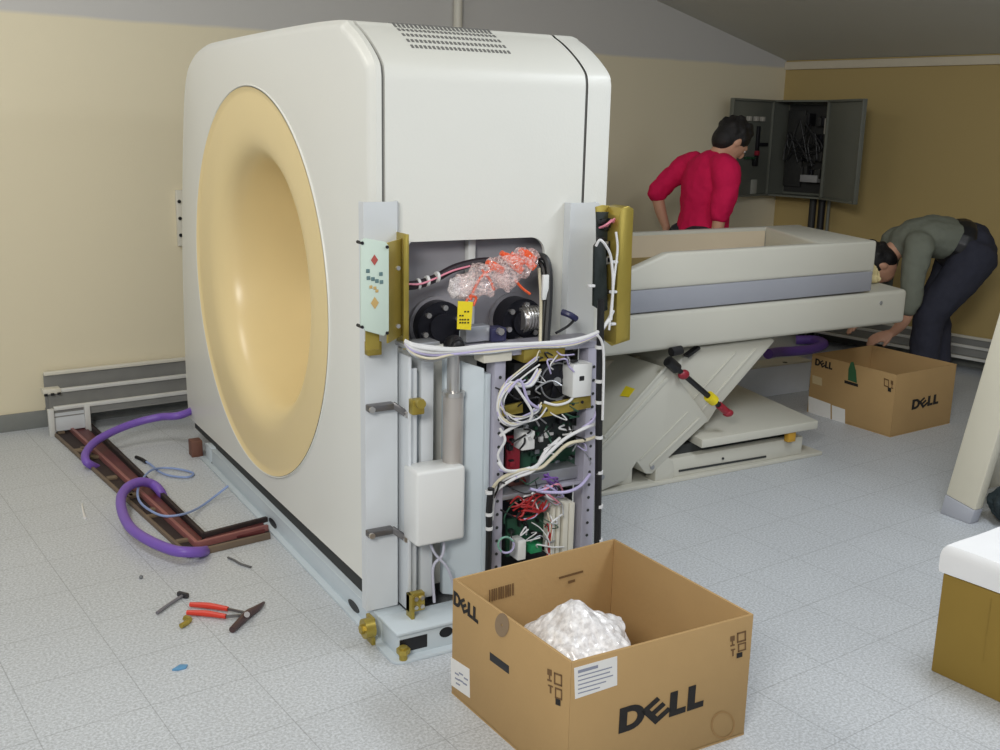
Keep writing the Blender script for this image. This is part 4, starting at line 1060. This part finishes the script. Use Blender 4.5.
g = MB(); g.obox((c.x, c.y, zs[1]+.003), RX, RN, UP, .04, .03, .012, .002)
g.build('end_bracket', M_cream, tr)
g = MB()
for dx in (-.03, .0, .03): g.obox(c+RX*dx+V((0, 0, .0))+RN*.031, RX, RN, UP, .008, .002, .006, 0)
g.build('bracket_slot', M_black, tr)
def rw(s, off, z): return right(s, off, z)
sA = (onp(954, 345, right(0, .1), WN)-K).dot(RD)
rows = []
for off, q in ((.02, (975, 338)), (.10, (971, 347)), (.19, (968, 358))): rows.append((off, onp(*q, right(0, off), WN).z, .018))
trunk(rw, .3, 3.2, rows, 'three tier dark cable trunking along the right wall behind the stooping person', 'cable_trunking')

# ================================================================== tools and scraps on the floor
def fz(x, y, z=.008): return onz(x, y, z)
t = thing('pliers', fz(235, 613, 0), 'red handled pliers lying open on the floor left of the scanner', 'pliers')
for (a, b, c) in (((190, 604.5), (228, 609), (246, 613)), ((187, 612.5), (226, 616.5), (248, 615))):
    g = MB(); g.tube([fz(*a, .010), fz((a[0]+b[0])/2, (a[1]+b[1])/2-1, .011), fz(*b, .010)], [.0075, .010, .0075], 10); g.build('handle_grip', M_redh, t)
    g = MB(); g.bar(fz(*b, .010), fz(*c, .010), .007, .008, bev=.001); g.build('handle_shank', M_toolsteel, t)
g = MB(); g.tube([fz(232, 630, .010), fz(240, 622, .011), fz(248, 614, .012), fz(256, 609, .011), fz(264, 602.5, .009)], [.010, .012, .014, .011, .004], 10); g.build('jaw', mat('dark_jaw', (92, 72, 72), .4, .5, .15, 20), t)
MB().cyl(fz(247, 614.5, .016), fz(247, 614.5, .028), .009, 14).build('pivot', M_toolsteel, t)
t = thing('hammer', fz(170, 604, 0), 'small grey hammer lying on the floor behind the red pliers', 'hammer')
g = MB(); g.tube([fz(157, 613, .008), fz(168, 605, .008), fz(182, 596, .008)], [.0055, .005, .005], 8); g.build('handle', mat('handle_grey', (118, 116, 122), .5), t)
g = MB(); g.bar(fz(178, 593.5, .009), fz(188, 596, .009), .014, .016, bev=.003); g.build('hammer_head', mat('head_dark', (70, 68, 72), .4, .6), t)
t = thing('brass_fitting', fz(187, 621, 0), 'small brass fitting lying just in front of the red plier handles', 'fitting')
g = MB(); g.cyl(fz(181, 626, .009), fz(188, 622, .009), .008, 12); g.build('fitting_body', M_brass, t)
g = MB(); g.cyl(fz(185, 618, .010), fz(190, 620, .010), .010, 6); g.build('fitting_nut', M_brass, t)
tag(MB().tube([fz(228, 557.5, .005), fz(234, 560, .006), fz(241, 564, .005), fz(251, 567, .005)], .004, 8).build('cable_offcut', mat('offcut_grey', (96, 96, 96), .5)), 'short dark cable offcut on the floor by the duct corner', 'cable scrap')
tag(MB().tube([fz(82, 504, .004), fz(83, 511, .004), fz(85, 518, .004)], [.003, .004, .006], 8).build('white_scrap', M_label), 'small white scrap on the floor left of the duct', 'scrap')
g = MB(); g.prism([fz(172, 671, 0), fz(180, 666, 0), fz(188, 666, 0), fz(186, 669, 0), fz(178, 671, 0)], (0, 0, .006), .001)
tag(g.build('blue_scrap', mat('blue_plastic', (96, 150, 190), .4)), 'small blue plastic scrap on the floor in front of the pliers', 'scrap')
tag(MB().sphere(fz(141, 577, .006), .007, 10, 6).build('pebble', mat('pebble_grey', (120, 122, 124), .7)), 'tiny grey crumb on the floor between the hammer and the purple hose', 'scrap')

bc = onz(1003, 516)+V((.03, -.07, 0))
def bagfn(a, b):
    d = V((math.sin(b)*math.cos(a), math.sin(b)*math.sin(a), math.cos(b))); r = 1+.2*N.noise(d*2.5+V((1, 7, 3)))
    q = bc+V((.17*d.x, .11*d.y, .07+.08*d.z))*1.0; q = bc+(q-bc)*r; q.z = max(q.z, .002); return q
tag(blob('cloth_bag', mat('dark_teal_cloth', (40, 52, 56), .8, 0, .15, 20, .2), None, bagfn), 'dark teal bag on the floor behind the leaning cover panel', 'bag')
# ================================================================== wall cabinet
OFF = .21
ca, cb = onp(773, 101, right(0, OFF), WN), onp(831, 99, right(0, OFF), WN)
cc, cd = onp(773, 193, right(0, OFF), WN), onp(829, 203, right(0, OFF), WN)
s0 = (ca-K).dot(RD); s1 = (cb-K).dot(RD); z1 = (ca.z+cb.z)/2; z0 = (cc.z+cd.z)/2
C_ = thing('wall_cabinet', right((s0+s1)/2, 0, z0), 'grey electrical wall cabinet with both doors open in the right corner', 'electrical cabinet')
def rbox(mb, sa, sb, oa, ob, za, zb, bev=.0):
    c = right((sa+sb)/2, (oa+ob)/2, (za+zb)/2)
    return mb.obox(c, RD, WN, UP, abs(sb-sa)/2, abs(ob-oa)/2, abs(zb-za)/2, bev)
g = MB(); th = .012
rbox(g, s0, s1, .002, .012, z0, z1); rbox(g, s0, s0+th, .002, OFF, z0, z1); rbox(g, s1-th, s1, .002, OFF, z0, z1); rbox(g, s0, s1, .002, OFF, z1-th, z1); rbox(g, s0, s1, .002, OFF, z0, z0+th)
g.build('cabinet_body', M_cab, C_)
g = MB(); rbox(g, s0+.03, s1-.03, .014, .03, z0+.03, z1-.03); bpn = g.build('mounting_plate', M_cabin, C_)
random.seed(21)
W_, Hh = s1-s0, z1-z0
def cabpart(fs0, fs1, fz0, fz1, dep, m_, name='breaker'):
    g = MB(); rbox(g, s0+W_*fs0, s0+W_*fs1, .03, .03+dep, z0+Hh*fz0, z0+Hh*fz1, .004); g.build(name, m_, bpn)
for r_ in range(4):
    for k in range(7):
        if random.random() < .85: cabpart(.42+.065*k, .42+.065*k+.055, .2+.18*r_, .2+.18*r_+random.uniform(.08, .13), random.uniform(.04, .09), random.choice([M_chip, M_cabin, M_blackmetal, M_cabin]))
cabpart(.82, .95, .66, .82, .10, mat('breaker_white', (170, 168, 160), .5), 'contactor'); cabpart(.48, .78, .16, .235, .10, mat('terminal_grey', (150, 150, 150), .5), 'terminal_strip'); cabpart(.07, .38, .1, .9, .02, M_cabin, 'cover_plate')
for k in range(7):
    pts = [right(s0+W_*random.uniform(.15, .85), .13, z0+Hh*random.uniform(.3, .8)) for _ in range(4)]
    MB().tube(pts, .006, 6).build('wire', M_wirek, bpn)
# doors
def solve(f, lo, hi):
    fl_ = f(lo)
    for _ in range(50):
        m_ = (lo+hi)/2
        if (f(m_) > 0) == (fl_ > 0): lo = m_
        else: hi = m_
    return (lo+hi)/2
def projx(p):
    d = V(p)-CP; return 500+FPX*d.dot(RT)/d.dot(FW)
hl = right(s0, OFF, (z0+z1)/2); wl = solve(lambda w: projx(hl+WN*w)-728, .05, 1.2)
ddir = WN
def door(h, dr, w, name='door', inn=1):
    nrm = V((-dr.y, dr.x, 0))
    g = MB(); c = h+dr*(w/2); g.obox((c.x, c.y, (z0+z1)/2), dr, nrm, UP, w/2, .008, (z1-z0)/2, .003)
    for sgn in (-1, 1):
        g.obox(h+dr*(w/2+sgn*(w/2-.008))+nrm*.012*inn, dr, nrm, UP, .008, .012, (z1-z0)/2-.003, .002)
        g.obox(V((c.x, c.y, (z0+z1)/2+sgn*((z1-z0)/2-.008)))+nrm*.012*inn, dr, nrm, UP, w/2-.003, .012, .008, .002)
    return g.build(name, M_cab, C_), nrm
print('cab', wl, W_, Hh, s0, s1)
dl, nl = door(hl, WN, wl, inn=1 if V((-WN.y, WN.x, 0)).dot(CP-hl) > 0 else -1)
if nl.dot(CP-hl) < 0: nl = -nl
def ond(fx, fz): return hl+WN*(wl*fx)+V((0, 0, (fz-.5)*Hh))+nl*.01
def dpart(fx, fz, hw, hh, dep, m_, name):
    g = MB(); g.obox(ond(fx, fz)+nl*dep*.5, WN, nl, UP, hw, dep/2, hh, .002); return g.build(name, m_, dl)
for fx in (.62, .45, .3): dpart(fx, .80, .016, .016, .03, mat('lamp_grey', (176, 172, 162), .5), 'pilot_lamp')
dpart(.36, .52, .012, .14, .02, M_black, 'wire_duct'); dpart(.22, .54, .05, .012, .02, M_black, 'wire_duct'); dpart(.52, .40, .06, .008, .02, mat('green_wire', (50, 90, 60), .5), 'earth_wire'); dpart(.40, .36, .016, .03, .03, M_chip, 'switch_block'); dpart(.37, .45, .012, .016, .03, M_darkred, 'red_switch'); dpart(.36, .10, .035, .05, .008, mat('tag_pale', (170, 170, 160), .6), 'document_card'); dpart(.93, .80, .012, .018, .02, M_black, 'door_lock')
hr = right(s1, OFF, (z0+z1)/2)
best = None
for k in range(60, 180):
    a = math.radians(k); dr = WN*math.sin(a)-RD*math.cos(a)
    e = abs(projx(hr+dr*wl*.95)-862)
    if dr.dot(RD) > .2 and (best is None or e < best[0]): best = (e, dr, k)
print('door', best)
nn = V((-best[1].y, best[1].x, 0))
door(hr, best[1], wl*.95, inn=-1)
g = MB(); rbox(g, s1+.02, s1+.10, .05, .12, z1+.006, z1+.014)
# pipes below the cabinet
t = thing('cabinet_pipe', right(s1-.15, .08, 0), 'bundle of dark conduit pipes dropping below the open wall cabinet', 'pipe')
for px, r_, m_ in ((812, .025, M_cabin), (821, .025, M_wirek), (828, .012, M_cab)):
    p = onp(px, 215, right(0, .08), WN); g = MB(); g.cyl((p.x, p.y, z0-.001), (p.x, p.y, .0), r_, 14); g.build('conduit', m_, t)

# ================================================================== people
class Body:
    def __init__(s, o, F):
        s.o = V(o); s.F = V(F).normalized(); s.L = V((-s.F.y, s.F.x, 0))
    def P(s, f, l, z): return s.o+s.F*f+s.L*l+V((0, 0, z))
    def part(s, mb, pts, rad, lat=None, n=16, sub=4):
        pts = spline([s.P(*p) for p in pts], sub); R = [V((a, b, 0)) for a, b in rad]; R = spline(R, sub)
        rings = []; lt = V(lat) if lat else s.L
        for i, p in enumerate(pts):
            d = (pts[min(i+1, len(pts)-1)]-pts[max(i-1, 0)]).normalized()
            a = (lt-d*lt.dot(d)).normalized(); b = d.cross(a)
            rings.append([p+a*(R[i].x*math.cos(t))+b*(R[i].y*math.sin(t)) for t in [2*math.pi*k/n for k in range(n)]])
        # rounded caps
        for e, ring in ((0, rings[0]), (-1, rings[-1])):
            c = pts[e]; d = (pts[0]-pts[1]).normalized() if e == 0 else (pts[-1]-pts[-2]).normalized(); r_ = min(R[e].x, R[e].y)
            caps = [[c+(q-c)*math.cos(t)+d*(r_*.6*math.sin(t)) for q in ring] for t in (.5, 1.0, 1.35)]
            rings = (caps[::-1]+rings) if e == 0 else rings+caps
        t = MB(); t.loft(rings); mb._merge(t.bm); return mb
    def ell(s, mb, c, r, tilt=0, u=18, v=12):
        t = bmesh.new(); bmesh.ops.create_uvsphere(t, u_segments=u, v_segments=v, radius=1)
        ct, st = math.cos(tilt), math.sin(tilt)
        for q in t.verts:
            f, l, z = q.co.x*r[0], q.co.y*r[1], q.co.z*r[2]
            f, z = f*ct+z*st, -f*st+z*ct
            q.co = s.P(c[0]+f, c[1]+l, c[2]+z)
        mb._merge(t); return mb
    def hand(s, mb, wrist, d, back_, side):
        """wrist point, finger direction d, back-of-hand normal, thumb side sign"""
        W = V(wrist); d = (s.F*d[0]+s.L*d[1]+V((0, 0, d[2]))).normalized(); bk = (s.F*back_[0]+s.L*back_[1]+V((0, 0, back_[2]))); bk = (bk-d*bk.dot(d)).normalized(); x = d.cross(bk)*side
        rings = []
        for k, (f, w, h) in enumerate(((0, .026, .019), (.03, .034, .017), (.06, .041, .015), (.088, .041, .013))):
            c = W+d*f; rings.append([c+x*(w*math.cos(t))+bk*(h*math.sin(t)) for t in [2*math.pi*j/12 for j in range(12)]])
        t = MB(); t.loft(rings); mb._merge(t.bm)
        for i, (ox, ln) in enumerate(((.030, .072), (.010, .08), (-.010, .075), (-.029, .058))):
            b = W+d*.084+x*ox; p = [b, b+d*ln*.45-bk*ln*.08, b+d*ln*.78-bk*ln*.3, b+d*ln*.92-bk*ln*.55]
            t = MB(); t.tube(p, [.0095, .009, .008, .0065], 8, True, 3); mb._merge(t.bm)
        b = W+d*.025+x*.03; t = MB(); t.tube([b, b+d*.03+x*.022-bk*.008, b+d*.058+x*.03-bk*.02], [.012, .010, .008], 8, True, 3); mb._merge(t.bm)
def finish(o, vox, sm=3):
    r = o.modifiers.new('remesh', 'REMESH'); r.mode = 'VOXEL'; r.voxel_size = vox; r.use_smooth_shade = True
    if sm: m_ = o.modifiers.new('smooth', 'SMOOTH'); m_.factor = .5; m_.iterations = sm
    return o
def folds(o, strength, size=.09):
    tx = bpy.data.textures.get('cloth_folds') or bpy.data.textures.new('cloth_folds', 'CLOUDS'); tx.noise_scale = size
    d = o.modifiers.new('folds', 'DISPLACE'); d.texture = tx; d.strength = strength; d.mid_level = .5; d.texture_coords = 'GLOBAL'
def head(b, mb, hair, c, tilt, R=(.098, .078, .122)):
    """c head centre in body axes; tilt nods the face down"""
    ct, st = math.cos(tilt), math.sin(tilt)
    def h(f, l, z): return (c[0]+f*ct+z*st, c[1]+l, c[2]-f*st+z*ct)
    b.ell(mb, c, R, tilt); b.ell(mb, h(.028, 0, -.062), (.062, .056, .062), tilt)         # skull, jaw
    b.ell(mb, h(.104, 0, -.012), (.018, .013, .026), tilt)                                     # nose
    b.ell(mb, h(.088, 0, -.062), (.012, .024, .008), tilt)                                   # lips
    for sd in (-1, 1):
        b.ell(mb, h(-.005, sd*.080, -.005), (.020, .010, .032), tilt)                       # ears
        b.ell(mb, h(.082, sd*.032, .02), (.014, .018, .010), tilt)                          # brow
    b.ell(hair, h(-.018, 0, .030), (.108, .090, .114), tilt); b.ell(hair, h(-.045, 0, -.02), (.075, .080, .085), tilt)
    for k in range(46):
        a = random.uniform(0, 6.28); e = random.uniform(-.3, 1.4)
        f, l, z = -.018+.100*math.cos(e)*math.cos(a), .084*math.cos(e)*math.sin(a), .03+.108*math.sin(e)
        if f > .05 and z < .07: continue
        b.ell(hair, h(f, l, z), (.022, .016, .024), tilt+random.uniform(-.5, .5), 8, 6)
    return h
def eyes(b, h, root):
    for sd in (-1, 1):
        g = MB(); b.ell(g, h(.088, sd*.031, .003), (.007, .011, .007)); e = g.build('eye', mat('eye_white', (220, 216, 210), .3), root)
        g = MB(); b.ell(g, h(.0935, sd*.031, .003), (.004, .006, .006)); g.build('iris', M_black, e)

random.seed(4)
# ---- person in crimson at the far corner
hp = ondep(697, 226, 6.2)
b1 = Body((hp.x, hp.y, 0), V((math.cos(math.radians(-10)), math.sin(math.radians(-10)), 0)))
R1 = thing('person', (hp.x, hp.y, 0), 'person in crimson sweater with dark hair leaning forward by the open wall cabinet', 'person')
sk = MB(); hr_ = MB(); sw = MB(); tr_ = MB(); sh_ = MB()
h = head(b1, sk, hr_, (.185, -.02, 1.435), .75)
b1.part(sk, [(.06, -.0, 1.31), (.11, -.01, 1.36), (.155, -.02, 1.41)], [(.062, .062), (.056, .058), (.056, .06)])
b1.part(sk, [(.03, 0, .9), (.04, 0, 1.05), (.05, 0, 1.2), (.055, 0, 1.29)], [(.14, .10), (.13, .095), (.15, .10), (.12, .08)])
LA = [(.01, .185, 1.275), (-.07, .235, 1.20), (-.145, .245, 1.125)]; LF = [(-.145, .245, 1.125), (-.12, .235, 1.02), (-.085, .215, .92)]
RA_ = [(.055, -.185, 1.275), (.045, -.215, 1.16), (.02, -.215, 1.045)]; RF = [(.02, -.215, 1.045), (.01, -.21, .95), (.01, -.19, .86)]
for A_, F_ in ((LA, LF), (RA_, RF)):
    b1.part(sk, A_, [(.045, .045), (.042, .042), (.038, .038)], (0, 0, 1) if False else None); b1.part(sk, F_, [(.038, .038), (.036, .034), (.026, .024)])
for sd in (-1, 1):
    b1.part(sk, [(-.01, sd*.09, .88), (.02, sd*.10, .48), (-.02, sd*.10, .08)], [(.08, .08), (.055, .055), (.04, .04)])
b1.hand(sk, b1.P(*LF[-1]), (.3, .0, -1), (-.3, .9, 0), 1); b1.hand(sk, b1.P(*RF[-1]), (.4, .1, -1), (0, -1, 0), 1)
finish(sk.build('body', M_skin, R1), .0075, 2); eyes(b1, h, R1)
hh_ = hr_.build('hair', M_hair, R1); finish(hh_, .009, 1)
b1.part(sw, [(.035, 0, .72), (.04, 0, .90), (.045, 0, 1.04), (.045, 0, 1.18), (.05, 0, 1.27), (.085, -.005, 1.335)], [(.172, .150), (.168, .148), (.160, .140), (.180, .135), (.165, .112), (.08, .075)])
b1.part(sw, [(.035, .12, 1.305)]+LA, [(.07, .07), (.078, .08), (.066, .068), (.058, .062)]); b1.part(sw, [LA[-1], (-.138, .243, 1.095)], [(.058, .062), (.05, .05)])
b1.part(sw, [(.055, -.12, 1.305)]+RA_, [(.07, .07), (.08, .082), (.07, .072), (.062, .066)]); b1.part(sw, [RA_[-1], (.016, -.214, 1.01)], [(.06, .064), (.054, .056)])
o = sw.build('sweater', M_red, R1); finish(o, .011, 3); folds(o, .022, .06)
for sd in (-1, 1):
    b1.part(tr_, [(-.02, sd*.07, .90), (-.01, sd*.09, .78), (.02, sd*.10, .46), (-.02, sd*.10, .06)], [(.11, .12), (.10, .10), (.075, .075), (.065, .07)])
    b1.part(sh_, [(-.09, sd*.10, .045), (.0, sd*.10, .05), (.10, sd*.105, .04), (.17, sd*.105, .035)], [(.035, .04), (.042, .045), (.045, .036), (.03, .025)])
finish(tr_.build('trousers', M_dark, R1), .014, 3); finish(sh_.build('shoes', M_shoe, R1), .01, 2)

# ---- person in grey stooping at the far end of the bed
hp = ondep(970, 246, 6.2)
Fg = V((-RT.x, -RT.y, 0)).normalized()
b2 = Body((hp.x, hp.y, 0), Fg); zh = hp.z
R2_ = thing('person', (hp.x, hp.y, 0), 'person in grey shirt and navy trousers stooping low behind the far cardboard box', 'person')
sk = MB(); hr_ = MB(); sw = MB(); tr_ = MB(); sh_ = MB(); bl = MB()
h = head(b2, sk, hr_, (.545, .02, zh-.115), 1.25)
b2.part(sk, [(.38, 0, zh+.02), (.44, .01, zh-.03), (.50, .015, zh-.075)], [(.062, .062), (.056, .058), (.056, .06)])
b2.part(sk, [(0, 0, zh-.02), (.12, 0, zh+.03), (.27, 0, zh+.05), (.38, 0, zh+.02)], [(.14, .11), (.13, .10), (.15, .10), (.11, .08)])
LA = [(.37, .175, zh+.0), (.395, .20, zh-.15), (.39, .20, zh-.30)]; LF = [(.39, .20, zh-.30), (.41, .18, zh-.42), (.455, .15, zh-.50)]
RA_ = [(.38, -.175, zh+.0), (.42, -.19, zh-.15), (.43, -.18, zh-.29)]; RF = [(.43, -.18, zh-.29), (.46, -.15, zh-.40), (.51, -.08, zh-.48)]
for A_, F_ in ((LA, LF), (RA_, RF)):
    b2.part(sk, A_, [(.045, .045), (.042, .042), (.038, .038)], tuple(Fg)); b2.part(sk, F_, [(.038, .038), (.036, .034), (.027, .024)], tuple(Fg))
b2.hand(sk, b2.P(*LF[-1]), (.9, -.1, -.35), (.1, .5, .8), -1); b2.hand(sk, b2.P(*RF[-1]), (.9, .2, -.2), (.2, -.2, .9), 1)
LL = [(.0, .10, zh-.03), (.09, .115, zh-.18), (.215, .12, zh-.36), (.245, .12, .40), (.235, .12, .09)]
RL = [(.0, -.09, zh-.03), (.05, -.10, zh-.2), (.12, -.11, zh-.40), (.10, -.11, .35), (.06, -.11, .09)]
for L_ in (LL, RL): b2.part(sk, L_, [(.075, .08), (.075, .08), (.055, .058), (.05, .05), (.04, .04)])
finish(sk.build('body', M_skin, R2_), .0075, 2); eyes(b2, h, R2_); finish(hr_.build('hair', M_hair, R2_), .009, 1)
b2.part(sw, [(.07, 0, zh+.01), (.14, 0, zh+.035), (.24, 0, zh+.055), (.33, 0, zh+.045), (.39, 0, zh+.015), (.425, 0, zh-.02)], [(.150, .125), (.155, .125), (.178, .120), (.175, .105), (.14, .09), (.08, .07)])
b2.part(sw, [(.35, .12, zh+.02)]+LA, [(.08, .08), (.082, .082), (.07, .07), (.06, .06)], tuple(Fg)); b2.part(sw, [LA[-1], (.40, .19, zh-.36)], [(.06, .06), (.05, .05)], tuple(Fg))
b2.part(sw, [(.36, -.12, zh+.02)]+RA_, [(.08, .08), (.082, .082), (.07, .07), (.06, .06)], tuple(Fg)); b2.part(sw, [RA_[-1], (.445, -.165, zh-.35)], [(.06, .06), (.05, .05)], tuple(Fg))
o = sw.build('shirt', M_shirtg, R2_); finish(o, .011, 3); folds(o, .02, .06)
b2.part(tr_, [(-.07, 0, zh-.05), (-.01, 0, zh-.02), (.05, 0, zh+.005), (.095, 0, zh+.02)], [(.14, .10), (.172, .150), (.168, .145), (.155, .128)])
RT_ = [(.125, .13), (.112, .12), (.092, .096), (.085, .09), (.078, .085)]
for L_ in (LL, RL): b2.part(tr_, L_[:-1]+[(L_[-1][0], L_[-1][1], .05)], RT_)
o = tr_.build('trousers', M_jeans, R2_); finish(o, .012, 3); folds(o, .018, .08)
b2.part(bl, [(.068, 0, zh+.010), (.10, 0, zh+.022)], [(.176, .152), (.172, .148)]); finish(bl.build('belt', M_black, R2_), .008, 1)
for L_ in (LL, RL):
    f, l = L_[-1][0], L_[-1][1]
    b2.part(sh_, [(f-.08, l, .045), (f, l, .05), (f+.11, l, .04), (f+.17, l, .035)], [(.035, .04), (.042, .045), (.045, .036), (.03, .025)])
finish(sh_.build('shoes', M_shoe, R2_), .01, 2)

# ================================================================== light
W = bpy.data.worlds.new('world'); SC.world = W; W.use_nodes = True
bg = W.node_tree.nodes['Background']; bg.inputs[0].default_value = lin((210, 220, 238))+(1,); bg.inputs[1].default_value = .30
def area(name, loc, tgt, sx, sy, power, col):
    l = bpy.data.lights.new(name, 'AREA'); l.shape = 'RECTANGLE'; l.size = sx; l.size_y = sy; l.energy = power; l.color = col
    o = bpy.data.objects.new(name, l); COL.objects.link(o); o.location = loc
    o.rotation_euler = (V(tgt)-V(loc)).to_track_quat('-Z', 'Y').to_euler(); return o
area('overhead_light', (-.3, 3.7, 3.05), (.2, 3.7, 0), 1.3, .35, 22, (1, .97, .92))
area('room_lamp', (-1.2, -.5, 2.7), (1.5, 3.2, .7), 1.2, .8, 104, (1, .98, .93))
area('window_light', (3.3, -1.3, 2.3), (2.3, 2.6, 0), 1.3, 1.4, 14, (.84, .90, 1))
area('overhead_light', (2.9, 1.7, 2.5), (2.8, 1.75, 0), 1.2, .4, 30, (.88, .93, 1))  # added overhead fill, no known fixture, to brighten the floor at the right
SC.view_settings.view_transform = 'Standard'; SC.view_settings.look = 'None'; SC.view_settings.exposure = 0.0; SC.view_settings.gamma = 1.0
SC.view_settings.use_curve_mapping = False
